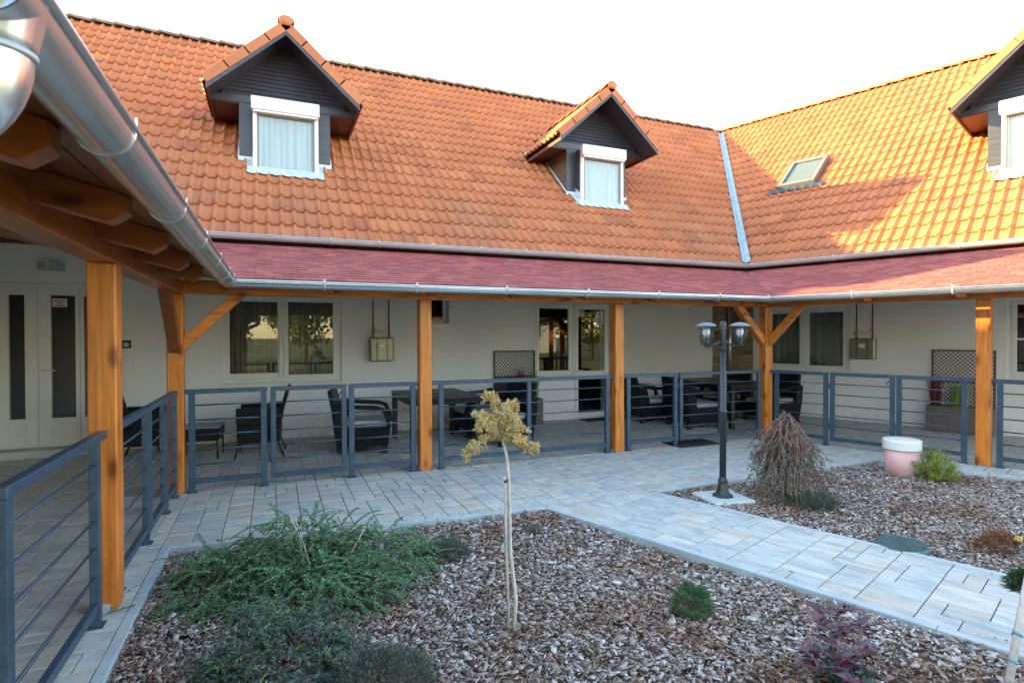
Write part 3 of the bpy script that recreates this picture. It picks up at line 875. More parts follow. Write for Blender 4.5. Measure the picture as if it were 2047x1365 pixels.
def curtain(parent, x0, x1, y, z0, z1, m, amp=0.012, per=0.07, name='curtain'):
    n = max(12, int((x1 - x0) / per * 6)); mb = MB(); vs = []
    for i in range(n + 1):
        x = x0 + (x1 - x0) * i / n
        a = amp * (math.sin(2 * math.pi * x / per + 1.3 * math.sin(x * 9)) + 0.5 * math.sin(x * 41))
        vs += [(x, y + a, z0), (x, y + a * 0.8, z1)]
    mb.add(vs, [(2 * i, 2 * i + 2, 2 * i + 3, 2 * i + 1) for i in range(n)], True)
    return mb.build(name, m, parent)
def frame_ring(mb, x0, x1, z0, z1, w, y0, y1, wb=None, wt=None):
    wb = w if wb is None else wb; wt = w if wt is None else wt
    mb.box(x0, x0 + w, y0, y1, z0, z1); mb.box(x1 - w, x1, y0, y1, z0, z1)
    mb.box(x0 + w, x1 - w, y0, y1, z0, z0 + wb); mb.box(x0 + w, x1 - w, y0, y1, z1 - wt, z1)
def pane(parent, x0, x1, z0, z1, y, name='pane'):
    mb = MB(); mb.box(x0 - 0.006, x1 + 0.006, y, y + 0.006, z0 - 0.006, z1 + 0.006)
    return mb.build(name, M['glass'], parent)
def room(parent, x0, x1, y0, y1, z0, z1):
    """the dim room behind an opening"""
    mb = MB()
    mb.quad((x0, y1, z0), (x1, y1, z0), (x1, y1, z1), (x0, y1, z1))
    mb.quad((x0, y0, z0), (x0, y1, z0), (x0, y1, z1), (x0, y0, z1))
    mb.quad((x1, y0, z0), (x1, y0, z1), (x1, y1, z1), (x1, y1, z0))
    mb.quad((x0, y0, z0), (x1, y0, z0), (x1, y1, z0), (x0, y1, z0))
    mb.quad((x0, y0, z1), (x0, y1, z1), (x1, y1, z1), (x1, y0, z1))
    return mb.build('room_lining', M['room'], parent)

def paper_sign(parent, x0, x1, z0, z1, y, red=True, name='notice'):
    mb = MB(); mb.box(x0, x1, y - 0.002, y, z0, z1)
    s = mb.build(name, M['paper'], parent)
    pr = MB(); h = z1 - z0; w = x1 - x0
    if red:
        for i, (a, b) in enumerate(((0.12, 0.88), (0.3, 0.7), (0.14, 0.86))):
            zz = z1 - h * (0.2 + 0.28 * i); pr.box(x0 + w * a, x0 + w * b, y - 0.0035, y - 0.0022, zz - h * 0.13, zz)
        pr.build('print', M['red_print'], s)
    else:
        pr.lathe([(0.0001, 0), (w * 0.17, 0.0001), (w * 0.17, 0.001), (0.0001, 0.0011)], (0, 0, 0), 12)
        rot = Matrix.Translation((x0 + w / 2, y - 0.0022, z1 - h * 0.2)) @ Matrix.Rotation(R(90), 4, 'X')
        pr.v = [tuple(rot @ Vector(v)) for v in pr.v]
        for i in range(5):
            zz = z1 - h * (0.42 + 0.11 * i); pr.box(x0 + w * 0.14, x0 + w * (0.86 if i % 2 else 0.74), y - 0.0035, y - 0.0022, zz - h * 0.045, zz)
        pr.build('print', M['blue_print'], s)

WD = 2.84           # wall plane behind main posts
# ==================================================================  MAIN WING
main = thing('house_wing', 'long white house wing at the back with tiled roof and two dormers', 'house', FM)
LW = -2.842
holes = [(-3.45 + 0.65, -2.05, 0.0, 2.26)]
mainh = [(-3.45, -2.05, 0.10, 2.26), (-0.70, 0.985, 0.86, 2.14), (2.20, 2.735, 1.76, 2.30), (4.335, 5.13, 0.81, 2.13), (5.13, 5.915, 0.02, 2.13)]
xw0, xw1 = -3.732, corner(WD, 2.85)[0]
wl = clean(wall_mb(xw0, xw1 + 0.3, WD, WD + 0.34, -0.1, 3.10, mainh).build('wall', M['wall'], main))
# ---- W1, the wide sliding window
w = MB(); frame_ring(w, -0.70, 0.985, 0.86, 2.14, 0.055, WD + 0.05, WD + 0.15, 0.05, 0.05)
w.box(0.075, 0.135, WD + 0.06, WD + 0.14, 0.91, 2.09)
W1 = w.build('window', M['pvc'], main, bevel=0.003)
sa = MB(); frame_ring(sa, -0.645, 0.10, 0.91, 2.09, 0.045, WD + 0.085, WD + 0.125, 0.085, 0.02); sa.build('sash', M['pvc'], W1, bevel=0.003)
sa = MB(); frame_ring(sa, 0.135, 0.93, 0.91, 2.09, 0.07, WD + 0.045, WD + 0.082, 0.05, 0.02); sa.build('sash', M['pvc'], W1, bevel=0.003)
pane(W1, -0.60, 0.055, 0.995, 2.07, WD + 0.10); pane(W1, 0.205, 0.86, 0.96, 2.07, WD + 0.06)
sl_ = MB(); sl_.box(-0.74, 1.0, WD - 0.035, WD + 0.05, 0.835, 0.858); sl_.build('sill', M['pvc'], W1, bevel=0.003)
curtain(W1, -0.6, 0.93, WD + 0.30, 0.9, 2.1, M['curtain_grey'])
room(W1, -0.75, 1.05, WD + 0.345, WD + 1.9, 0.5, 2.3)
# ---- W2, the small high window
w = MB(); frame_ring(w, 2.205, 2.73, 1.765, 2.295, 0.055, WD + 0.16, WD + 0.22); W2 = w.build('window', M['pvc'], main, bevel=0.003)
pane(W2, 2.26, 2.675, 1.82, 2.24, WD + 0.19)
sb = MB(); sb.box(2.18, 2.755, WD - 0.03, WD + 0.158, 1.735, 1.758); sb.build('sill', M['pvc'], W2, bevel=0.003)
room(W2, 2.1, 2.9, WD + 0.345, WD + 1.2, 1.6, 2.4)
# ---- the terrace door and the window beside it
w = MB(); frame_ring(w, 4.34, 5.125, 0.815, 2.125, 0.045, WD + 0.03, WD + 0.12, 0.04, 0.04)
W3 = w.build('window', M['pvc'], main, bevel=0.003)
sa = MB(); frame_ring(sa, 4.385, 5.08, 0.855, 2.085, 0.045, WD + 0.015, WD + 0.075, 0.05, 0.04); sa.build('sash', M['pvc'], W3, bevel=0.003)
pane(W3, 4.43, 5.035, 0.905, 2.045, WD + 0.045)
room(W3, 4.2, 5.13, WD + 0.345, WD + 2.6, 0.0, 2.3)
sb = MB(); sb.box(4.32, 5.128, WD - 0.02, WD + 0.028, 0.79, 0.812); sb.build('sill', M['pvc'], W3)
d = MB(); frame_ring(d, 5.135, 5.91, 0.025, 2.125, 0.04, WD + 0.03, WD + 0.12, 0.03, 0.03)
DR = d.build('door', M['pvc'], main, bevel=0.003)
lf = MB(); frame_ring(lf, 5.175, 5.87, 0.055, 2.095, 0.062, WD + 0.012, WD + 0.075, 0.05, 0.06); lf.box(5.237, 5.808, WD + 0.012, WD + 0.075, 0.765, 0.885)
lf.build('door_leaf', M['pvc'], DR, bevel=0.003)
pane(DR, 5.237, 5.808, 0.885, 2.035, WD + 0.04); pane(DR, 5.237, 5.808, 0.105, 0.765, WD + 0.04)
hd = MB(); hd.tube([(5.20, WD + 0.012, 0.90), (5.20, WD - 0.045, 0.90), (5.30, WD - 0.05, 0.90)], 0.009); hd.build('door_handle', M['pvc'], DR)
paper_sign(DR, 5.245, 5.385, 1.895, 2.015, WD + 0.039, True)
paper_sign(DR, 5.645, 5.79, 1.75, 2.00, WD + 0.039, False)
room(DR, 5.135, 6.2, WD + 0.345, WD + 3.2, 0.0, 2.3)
# ---- the left double door with narrow panes
d = MB(); frame_ring(d, -3.45, -2.05, 0.10, 2.255, 0.05, WD + 0.03, WD + 0.12, 0.02, 0.06)
LD = d.build('door', M['pvc'], main, bevel=0.003); LD['label'] = 'white double door with tall narrow dark panes'
def leaf(x0, x1, g0, g1):
    lf = MB(); y0, y1 = WD + 0.03, WD + 0.085
    xs = [(x0, g0), (g1, x1)]
    for a, b in xs: lf.box(a, b, y0, y1, 0.122, 2.195)
    lf.box(g0, g1, y0, y1, 2.10, 2.195); lf.box(g0, g1, y0, y1, 0.122, 0.475)
    o = lf.build('door_leaf', M['pvc'], LD, bevel=0.003)
    pn = MB(); frame_ring(pn, g0 - 0.01, g1 + 0.01, 0.19, 0.405, 0.012, y0 - 0.008, y0 - 0.0005); pn.build('raised_panel', M['pvc'], o)
    pane(o, g0, g1, 0.475, 2.10, y0 + 0.02)
    return o
leaf(-3.40, -2.862, -3.165, -2.998); l2 = leaf(-2.858, -2.405, -2.72, -2.454); leaf(-2.40, -2.10, -2.36, -2.16)
hd = MB(); hd.tube([(-2.80, WD + 0.03, 1.11), (-2.80, WD - 0.03, 1.11), (-2.66, WD - 0.033, 1.105)], 0.010); hd.build('door_handle', M['pvc'], LD)
paper_sign(l2, -2.705, -2.545, 1.945, 2.06, WD + 0.049, True)
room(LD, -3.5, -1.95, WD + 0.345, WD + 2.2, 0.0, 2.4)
st_ = MB(); st_.box(-3.45, -2.05, WD - 0.25, WD + 0.03, 0.0, 0.098); st_.build('doorstep', M['concrete'], main, bevel=0.006)
# stone cladding at the corner, stone by stone
def cladding(parent, x0, x1, y, seed):
    rg = random.Random(seed); root = MB(); root.box(x0, x1, y - 0.006, y + 0.02, 0.0, 2.9); base = root.build('stone_cladding', M['joint'], parent)
    z = 0.0; first = True
    while z < 2.75:
        h = rg.uniform(0.035, 0.075); x = x0
        while x < x1 - 0.01:
            wdt = min(rg.uniform(0.10, 0.26), x1 - x)
            if x1 - (x + wdt) < 0.05: wdt = x1 - x
            mb = MB(); mb.box(x + 0.003, x + wdt - 0.003, y - rg.uniform(0.012, 0.034), y - 0.0065, z + 0.003, z + h - 0.003)
            mb.build('stone', M['stone'], base, bevel=0.003)
            x += wdt
        z += h
cladding(main, 8.415, xw1 - 0.03, WD, 5)
# downpipe in the corner
dp = MB(); dp.tube([(xw1 - 0.09, WD - 0.10, 0.0), (xw1 - 0.09, WD - 0.10, 2.75)], 0.042, 12)
dp.build('downpipe', M['zinc'], main)
# numbers and plaques, switch box, lamp on the wall
for (x, z, w_, h_) in ((6.2, 1.47, 0.10, 0.035), (6.25, 1.15, 0.13, 0.03)):
    q = MB(); q.box(x, x + w_, WD - 0.012, WD + 0.001, z, z + h_); q.build('plaque', M['pvc'], main, bevel=0.002)
for (x, z, w_, h_) in ((-1.915, 1.58, 0.14, 0.06), (-1.90, 1.13, 0.035, 0.035), (-1.80, 1.13, 0.035, 0.035), (-1.70, 1.12, 0.035, 0.05)):
    q = MB(); q.box(x, x + w_, WD - 0.014, WD + 0.001, z, z + h_); q.build('plaque', M['pvc'], main, bevel=0.003)
q = MB(); q.box(-1.915, -1.815, WD - 0.035, WD + 0.001, 1.39, 1.50); sw = q.build('key_box', M['dark'], main, bevel=0.006)
q = MB(); q.box(-1.895, -1.835, WD - 0.045, WD - 0.036, 1.41, 1.47); q.build('cover', M['zinc_dull'], sw, bevel=0.004)
lm = MB(); n_ = 16
pr_ = [(-2.85 + 0.30 * i / n_, WD - 0.10 * math.sin(math.pi * i / n_) - 0.01) for i in range(n_ + 1)]
lm.prism([(a, b, 2.42) for a, b in pr_] + [(-2.55, WD + 0.001, 2.42), (-2.85, WD + 0.001, 2.42)], (0, 0, 0.11))
wlamp = lm.build('wall_lamp', M['zinc_dull'], main)
lm = MB(); lm.box(-2.725, -2.675, WD - 0.125, WD - 0.09, 2.41, 2.54); lm.build('lamp_clip', M['zinc'], wlamp)

# ---- gas meter boxes
def meter_box(parent, x0, x1, z0, z1, y, px1, px2):
    b = MB(); b.box(x0, x1, y - 0.15, y + 0.0, z0, z1); o = b.build('meter_box', M['champagne'], parent, bevel=0.02)
    r_ = MB()
    wv = (x1 - x0)
    r_.box(x0 + wv * 0.27, x0 + wv * 0.30, y - 0.158, y - 0.151, z0 + 0.01, z1 - 0.01); r_.box(x0 + wv * 0.70, x0 + wv * 0.73, y - 0.158, y - 0.151, z0 + 0.01, z1 - 0.01)
    r_.build('rib', M['pipe_dark'], o)
    s_ = MB(); s_.box(x0 + wv * 0.38, x0 + wv * 0.62, y - 0.156, y - 0.151, z1 - 0.17, z1 - 0.10); s_.build('label_plate', M['paper'], o, bevel=0.001)
    for i, px_ in enumerate((px1, px2)):
        t = MB(); t.tube([(px_, y - 0.07, z1 - 0.01), (px_, y - 0.07, 2.62)], 0.011, 8); p_ = t.build('gas_pipe', M['pipe_dark'], parent)
        f_ = MB()
        for zz in ((z1 + 0.02, z1 + 0.07), (z1 + 0.14, z1 + 0.17), (z1 + 0.30, z1 + 0.325)): f_.tube([(px_, y - 0.07, zz[0]), (px_, y - 0.07, zz[1])], 0.019, 8)
        if i == 0: f_.tube([(px_ - 0.03, y - 0.09, z1 + 0.09), (px_ + 0.03, y - 0.09, z1 + 0.09)], 0.02, 8)
        f_.build('valve', M['brass'], p_)
    t = MB(); t.tube([(px1, y - 0.07, z1 + 0.16), (px1 + (px2 - px1) * .4, y - 0.075, z1 + 0.09), (px1 + (px2 - px1) * .8, y - 0.075, z1 + 0.10), (px2, y - 0.07, z1 + 0.2)], 0.005, 6); t.build('gas_pipe', M['brass'], parent)
meter_box(main, 1.40, 1.775, 1.145, 1.525, WD, 1.46, 1.71)

# ---- roof of the main wing
aM = PM
TvM = Vector((0, math.cos(aM), math.sin(aM))); NM = Vector((0, -math.sin(aM), math.cos(aM)))
LenM = math.hypot(DRG - DU, ZRG - ZU)
c0x = corner(DU, DU2); c1x = corner(DRG, DRG2)
TL0 = -3.288; TL1 = TL0 - (DRG - DU)             # valley with the left wing
O_M = Vector((0, DU, ZU))
def slab(mb, pts, nvec, th):
    n = len(pts); mb.prism([tuple(Vector(p)) for p in pts], tuple(-Vector(nvec) * th))
rf = MB()
slab(rf, [(TL0, DU, ZU - 0.005), (c0x[0], DU, ZU - 0.005), (c1x[0], DRG, ZRG - 0.005), (TL1, DRG, ZRG - 0.005)], NM, 0.12)
BACK = DRG * 2 - DU
rf.prism([(TL1 - 4, DRG, ZRG - 0.01), (c1x[0] + 4, DRG, ZRG - 0.01), (c1x[0] + 4, BACK, ZU), (TL1 - 4, BACK, ZU)], (0, 0, -0.12))
roofM = rf.build('roof', M['under'], main)
sf = MB(); sf.box(TL0, c0x[0], DU + 0.10, WD - 0.002, ZU - 0.10, ZU - 0.07); sf.build('soffit', M['pvc'], main)
DORM = [0.215, 6.375]
def dorm_keep(cx, a, Du):
    def keep(P, x, t): return True
    return keep
DW = 3.82     # window plane of the dormers
DB = 4.07     # board plane
def keepM(P, x, t):
    D = P.y
    for c in DORM:
        dx = abs(x - c); zd = 6.60 - 0.905 * dx
        if dx < 0.52 and D > DW and P.z < zd - 0.05: return False
        if dx < 0.60 and D > DB + 0.15 and P.z < zd - 0.05: return False
        if dx < 1.16 and D > DB + 1.15 and P.z < zd - 0.28: return False
    return True
def vclip(p0, p1, keep_left):
    # points (x,t) on the valley; keep the side with smaller x when keep_left
    dx, dt = p1[0] - p0[0], p1[1] - p0[1]
    nx, nt_ = (-dt, dx) if keep_left else (dt, -dx)
    L = math.hypot(nx, nt_)
    return (p0[0], p0[1], nx / L, nt_ / L)
cl1 = vclip((c0x[0] - 0.05, 0), (c1x[0] - 0.05, LenM), True)
cl0 = vclip((TL0 + 0.05, 0), (TL1 + 0.05, LenM), False)
lay_tiles(roofM, O_M, (1, 0, 0), TvM, -9.36, 13.6, -0.05, LenM - 0.05, FM, [cl1, cl0], keepM, 300, 31)
ridge_caps(roofM, (TL1, DRG, ZRG - 0.045), (c1x[0] + 0.1, DRG, ZRG - 0.045), 0.14, 0.40)
# upper gutter
gutter_run(main, TL0 - 0.0 + 0.10, c0x[0] - 0.07, DU - 0.10, ZU + 0.028, 0.070, M['zinc_dull'], -1.0, 0.70)
for x in (-2.6, -1.7, -0.85, 0.783, 1.475, 2.3, 3.1, 3.9, 4.75, 5.6, 6.45, 7.3, 8.15): gutter_bracket(main, x, DU - 0.10, ZU + 0.028, 0.070, M['zinc_dull'])
# valley flashing main/right
vf = MB()
A_ = Vector((c0x[0] - 0.02, DU - 0.03, ZU + 0.075)); B_ = Vector((c1x[0] - 0.10, DRG - 0.16, ZRG - 0.05))
B_ = A_ + (B_ - A_) * 0.972; vd = (B_ - A_).normalized(); sN = NM
latM = vd.cross(NM).normalized()
frR = FM.inverted() @ FR
NR_l = Vector((0, -math.sin(PR), math.cos(PR))); NR_m = frR.to_3x3() @ NR_l
latR = vd.cross(NR_m).normalized()
for lat, sgn in ((latM, -1), (latR, 1)):
    if (lat.x > 0) != (sgn > 0): lat = -lat
    vf.quad(A_, A_ + lat * 0.085 + Vector((0, 0, 0.02)), B_ + lat * 0.085 + Vector((0, 0, 0.02)), B_)
vo_ = vf.build('valley_flashing', M['flash'], main)
sm_ = vo_.modifiers.new('t', 'SOLIDIFY'); sm_.thickness = 0.012; sm_.offset = 1

# ---- dormers
def dormer(parent, x0, frame, Dwin, zoff, pitch_t, roofz, clip_front=None, seed=1):
    """x0 centre, Dwin depth of the window plane; roofz(D) gives the height of the main roof"""
    dB = Dwin + 0.25; dV = Dwin - 0.33
    zA = 6.60 + zoff; k = 0.905; a = math.atan(k); hw = 1.16; zE = zA - k * hw
    zb = roofz(dB) + 0.09
    # body: cheeks and back of the gable
    b = MB(); zt = 5.44 + zoff
    poly = [(x0 - 0.715, dB + 0.02, zb - 0.25), (x0 + 0.715, dB + 0.02, zb - 0.25), (x0 + 0.715, dB + 0.02, zt), (x0 - 0.715, dB + 0.02, zt)]
    Dend = dB + 2.0
    b.box(x0 - 0.655, x0 + 0.655, dB + 0.25, Dend - 0.1, roofz(dB) - 0.3, zt - 0.03)
    dm = b.build('dormer', M['under'], parent)
    for s in (-1, 1):
        for i in range(9):
            xa, xb = sorted((x0 + s * 0.66, x0 + s * 0.715)); zc = roofz(dB) - 0.1 + i * 0.145
            if zc > zt: break
            q = MB(); q.box(xa, xb, dB + 0.03, Dend, zc + 0.002, min(zt + 0.02, zc + 0.143)); q.build('cheek_board', M['cheek'], dm, bevel=0.004)
    # front boards beside the window
    for s in (-1, 1):
        q = MB(); xa, xb = sorted((x0 + s * 0.50, x0 + s * 0.725)); q.box(xa, xb, dB - 0.0, dB + 0.029, zb, zt); q.build('side_board', M['siding'], dm, bevel=0.003)
    q = MB(); q.box(x0 - 0.98, x0 + 0.98, dB - 0.015, dB + 0.04, zt, 5.56 + zoff); q.build('tie_board', M['siding'], dm, bevel=0.003)
    q = MB(); q.box(x0 - 0.5, x0 + 0.5, dB, dB + 0.028, 5.2 + zoff, zt); q.build('head_board', M['siding'], dm)
    # horizontal siding in the gable
    zz = 5.563 + zoff; h = 0.068
    ztop = zA - 0.10
    while zz < ztop - 0.05:
        z1 = min(zz + h, ztop)
        w0 = (ztop - zz) / k; w1 = max(0.005, (ztop - z1) / k)
        w0 = min(w0, 0.98); w1 = min(w1, 0.98)
        q = MB(); y1 = dB + 0.03
        vs = [(x0 - w0, dB - 0.004, zz + 0.001), (x0 + w0, dB - 0.004, zz + 0.001), (x0 + w1, dB + 0.012, z1), (x0 - w1, dB + 0.012, z1),
              (x0 - w0, y1, zz + 0.001), (x0 + w0, y1, zz + 0.001), (x0 + w1, y1, z1), (x0 - w1, y1, z1)]
        q.add(vs, [(0, 1, 2, 3), (0, 4, 5, 1), (3, 2, 6, 7)]); q.build('siding_board', M['siding'], dm)
        zz += h
    # roof deck, soffits and barge boards
    for s in (-1, 1):
        def pt(dx, D, dz): return (x0 + s * dx, D, zA - k * dx + dz)
        Df = dV + 0.02
        q = MB()
        def Dm(z): # depth at which the main roof reaches height z
            lo, hi = DU, 20.0
            for _ in range(40):
                md = (lo + hi) / 2
                if roofz(md) < z: lo = md
                else: hi = md
            return lo
        De = Dm(zE) + 0.2; Dr_ = Dm(zA) + 0.2
        poly = [pt(hw, Df, -0.05), pt(0, Df, -0.05), pt(0, Dr_, -0.05), pt(hw, De, -0.05)]
        if s > 0: poly = poly[::-1]
        q.prism(poly, (0, 0, -0.05))
        q.build('dormer_deck', M['siding'], dm)
        q = MB(); poly = [pt(hw + 0.0, dV, -0.055), pt(0.0, dV, -0.055), pt(0.0, dV, -0.185), pt(hw + 0.0, dV, -0.185)]
        q.prism(poly, (0, 0.022, 0)); q.build('barge_board', M['siding'], dm)
        q = MB(); xa, xb = sorted((x0 + s * 0.725, x0 + s * (hw - 0.03))); q.box(xa, xb, dB + 0.0, De, zt - 0.02, zt - 0.003); q.build('soffit', M['soffit'], dm)
        q = MB(); xa, xb = sorted((x0 + s * (hw - 0.03), x0 + s * hw)); q.box(xa, xb, dV + 0.025, De - 0.1, zE - 0.17, zE - 0.06); q.build('fascia', M['soffit'], dm)
        # inner board on the gable foot
        q = MB(); xa, xb = sorted((x0 + s * 0.98, x0 + s * (hw - 0.035))); q.box(xa, xb, dB - 0.01, dB + 0.02, zt - 0.02, zt + 0.10); q.build('gable_foot', M['siding'], dm)
        # covering tiles on this slope
        if s < 0: X = Vector((0, -1, 0)); Tt = Vector((math.cos(a), 0, math.sin(a)))
        else: X = Vector((0, 1, 0)); Tt = Vector((-math.cos(a), 0, math.sin(a)))
        L = hw / math.cos(a)
        if s < 0: O = Vector((x0 - hw - 0.02, dV + 0.10, zE - 0.045)); xr = (-(Dr_ - dV) - 0.1, 0.0)
        else: O = Vector((x0 + hw + 0.02, dV + 0.10, zE - 0.045)); xr = (0.0, (Dr_ - dV))
        def kp(P, x, t): return P.z > roofz(P.y) - 0.10
        n_ = int(math.ceil((xr[1] - xr[0]) / TW))
        if s < 0: xr = (-n_ * TW, 0.0)
        lay_tiles(dm, O, X, Tt, xr[0], xr[1], -0.03, L + 0.02, frame, [], kp, 60, seed + s, 'dormer_tile')
        # verge tiles along the slope at the front
        nv = 4; sl = (hw + 0.03) / math.cos(a) / nv
        for i in range(nv):
            q = MB(); ln = sl * 1.04
            q.box(-0.015, ln, -0.014, 0.002, -0.095, 0.052)             # front drop
            q.box(-0.015, ln, 0.002, 0.135, 0.034, 0.052)      # top lap
            rot = Matrix((Tt, Vector((0, 1, 0)), Tt.cross(Vector((0, 1, 0))))).transposed().to_4x4()
            if rot.to_3x3() @ Vector((0, 0, 1)) @ Vector((0, 0, 1)) < 0: rot = rot @ Matrix.Diagonal((1, 1, -1, 1))
            me = q.mesh('verge_tile', M['tile'], 0.006)
            Pv = Vector((x0 + s * (hw + 0.03), dV, zE - 0.03 + 0.012)) + Tt * (i * sl) + Vector((0, 0, 0.010 - 0.004 * i))
            tilt = Matrix.Rotation(0.016 if s < 0 else 0.016, 4, 'Y')
            link('verge_tile', me, dm, mtx=Matrix.Translation(Pv) @ rot @ Matrix.Rotation(0.02, 4, 'Y'))
    Dr_ = Dm(zA)
    ridge_caps(dm, (x0, dV - 0.03, zA + 0.0), (x0, Dr_ + 0.2, zA + 0.0), 0.10, 0.36, M['tile'], 'dormer_ridge_tile')
    q = MB(); q.lathe([(0.001, -0.006), (0.10, -0.006), (0.105, 0.0), (0.10, 0.012), (0.001, 0.014)], (0, 0, 0), 16)
    q.v = [(v[0] + x0, dV - 0.035 - v[2], v[1] * 0.8 + zA + 0.03) for v in q.v]
    q.build('ridge_end_tile', M['tile'], dm)
    # window
    q = MB(); zs = 4.235 + zoff; frame_ring(q, x0 - 0.51, x0 + 0.51, zs, 5.28 + zoff, 0.062, Dwin, Dwin + 0.07, 0.062, 0.06)
    wf = q.build('window_frame', M['pvc'], dm, bevel=0.004)
    q = MB(); frame_ring(q, x0 - 0.448, x0 + 0.448, zs + 0.062, 5.22 + zoff, 0.03, Dwin + 0.02, Dwin + 0.06); q.build('sash', M['curtain_grey'], dm)
    pane(dm, x0 - 0.418, x0 + 0.418, zs + 0.092, 5.19 + zoff, Dwin + 0.035)
    curtain(dm, x0 - 0.44, x0 + 0.44, Dwin + 0.062, zs + 0.04, 5.26 + zoff, M['curtain'], 0.010, 0.10)
    q = MB(); q.box(x0 - 0.535, x0 + 0.525, Dwin - 0.10, Dwin + 0.02, 5.245 + zoff, 5.46 + zoff); rb = q.build('shutter_box', M['pvc'], dm, bevel=0.01)
    q = MB(); q.box(x0 - 0.50, x0 + 0.49, Dwin - 0.08, Dwin - 0.0005, 5.215 + zoff, 5.244 + zoff); q.build('shutter_slot', M['pvc'], dm)
    q = MB()
    for s in (-1, 1):
        xa, xb = sorted((x0 + s * 0.455, x0 + s * 0.508)); q.box(xa, xb, Dwin + 0.071, dB + 0.2, zs - 0.2, 5.40 + zoff)
    q.box(x0 - 0.455, x0 + 0.455, Dwin + 0.071, dB + 0.2, 5.29 + zoff, 5.42 + zoff)
    q.build('window_bay', M['siding'], dm)
    # tin flashing with a wavy lower edge, at the foot and the sides
    q = MB(); n_ = 28; vs = []
    for i in range(n_ + 1):
        x = x0 - 0.60 + 1.2 * i / n_
        wv = 0.5 + 0.5 * math.cos(2 * math.pi * (x / 0.18))
        D0_ = Dwin - 0.13 + 0.02 * wv
        zz0 = roofz(D0_) + 0.075 + 0.018 * (0.5 + 0.5 * math.cos(2 * math.pi * ((x / 0.18) - 0.72)))
        vs += [(x, D0_, zz0), (x, Dwin + 0.03, roofz(Dwin) + 0.125), ]
    q.add(vs, [(2 * i, 2 * i + 2, 2 * i + 3, 2 * i + 1) for i in range(n_)], False)
    q.build('sill_flashing', M['flash_white'], dm)
    for s in (-1, 1):
        q = MB()
        xa, xb = sorted((x0 + s * 0.512, x0 + s * 0.52))
        q.prism([(xa, Dwin + 0.01, roofz(Dwin) + 0.02), (xa, dB - 0.004, roofz(dB) + 0.02), (xa, dB - 0.004, roofz(dB) + 0.19), (xa, Dwin + 0.01, roofz(Dwin) + 0.24)], (xb - xa, 0, 0))
        xa, xb = sorted((x0 + s * 0.525, x0 + s * 0.74))
        q.box(xa, xb, dB - 0.02, dB - 0.003, zb - 0.06, zb + 0.008)
        xc_, xd_ = sorted((x0 + s * 0.521, x0 + s * 0.64)); q.prism([(xc_, Dwin - 0.02, roofz(Dwin - 0.02) + 0.045), (xd_, Dwin - 0.02, roofz(Dwin - 0.02) + 0.045), (xd_, dB - 0.004, roofz(dB) + 0.06), (xc_, dB - 0.004, roofz(dB) + 0.06)], (0, 0, -0.02))
        # side flashing along the cheek
        xa = x0 + s * 0.72; xb = x0 + s * 0.75
        q.quad((xa, dB, roofz(dB) + 0.105), (xb, dB, roofz(dB) + 0.085), (xb, dB + 1.15, roofz(dB + 1.15) + 0.085), (xa, dB + 1.15, roofz(dB + 1.15) + 0.105))
        q.box(x0 + s * 1.17 - 0.05, x0 + s * 1.17 + 0.05, Dm(zE) - 0.25, Dm(zE) + 0.05, roofz(Dm(zE)) + 0.0, roofz(Dm(zE)) + 0.04)
        q.build('side_flashing', M['flash_white'], dm)
    return dm
rzM = lambda D: ZU + (D - DU) * math.tan(PM)
for i, c in enumerate(DORM): dormer(main, c, FM, DW, 0.0, 0, rzM, seed=50 + i * 7)
# plain back and end walls keep the house closed
bw = MB(); bw.box(TL1 - 3.9, c1x[0] + 3.9, BACK - 0.5, BACK - 0.3, -0.1, ZU + 0.2); bw.build('back_wall', M['wall'], main)

# ==================================================================  RIGHT WING
right = thing('house_wing', 'right house wing angled towards the viewer with sunlit tiled roof and skylight', 'house', FR)
rh = [(-1.385, 0.275, 0.87, 2.12), (2.43, 3.55, 0.86, 2.12)]
s0w = corner(WD, 2.85)[1]
clean(wall_mb(s0w, 7.5, 2.85, 3.19, -0.1, 2.90, rh).build('wall', M['wall'], right))
w = MB(); frame_ring(w, -1.385, 0.275, 0.87, 2.12, 0.06, 2.90, 3.0, 0.05, 0.09); w.box(-0.56, -0.49, 2.90, 3.0, 0.92, 2.03)
RW1 = w.build('window', M['pvc'], right, bevel=0.003)
sa = MB(); frame_ring(sa, -1.325, -0.56, 0.92, 2.03, 0.06, 2.925, 2.965, 0.06, 0.06); sa.build('sash', M['pvc'], RW1, bevel=0.003)
sa = MB(); frame_ring(sa, -0.49, 0.215, 0.92, 2.03, 0.06, 2.885, 2.92, 0.05, 0.06); sa.build('sash', M['pvc'], RW1, bevel=0.003)
pane(RW1, -1.265, -0.62, 0.98, 1.97, 2.94); pane(RW1, -0.43, 0.155, 0.97, 1.97, 2.90)
sb = MB(); sb.box(-1.42, 0.31, 2.815, 2.90, 0.845, 0.868); sb.build('sill', M['pvc'], RW1, bevel=0.003)
curtain(RW1, -1.32, 0.21, 3.10, 0.9, 2.1, M['curtain_grey'], 0.02, 0.11)
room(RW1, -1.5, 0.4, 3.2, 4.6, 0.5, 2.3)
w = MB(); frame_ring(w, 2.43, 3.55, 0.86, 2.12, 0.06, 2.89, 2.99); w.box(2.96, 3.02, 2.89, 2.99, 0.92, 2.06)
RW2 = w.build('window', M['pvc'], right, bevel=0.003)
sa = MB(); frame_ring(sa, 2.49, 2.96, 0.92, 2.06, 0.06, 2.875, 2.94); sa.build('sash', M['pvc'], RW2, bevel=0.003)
pane(RW2, 2.55, 2.90, 0.98, 2.0, 2.90); pane(RW2, 3.02, 3.49, 0.92, 2.06, 2.93)
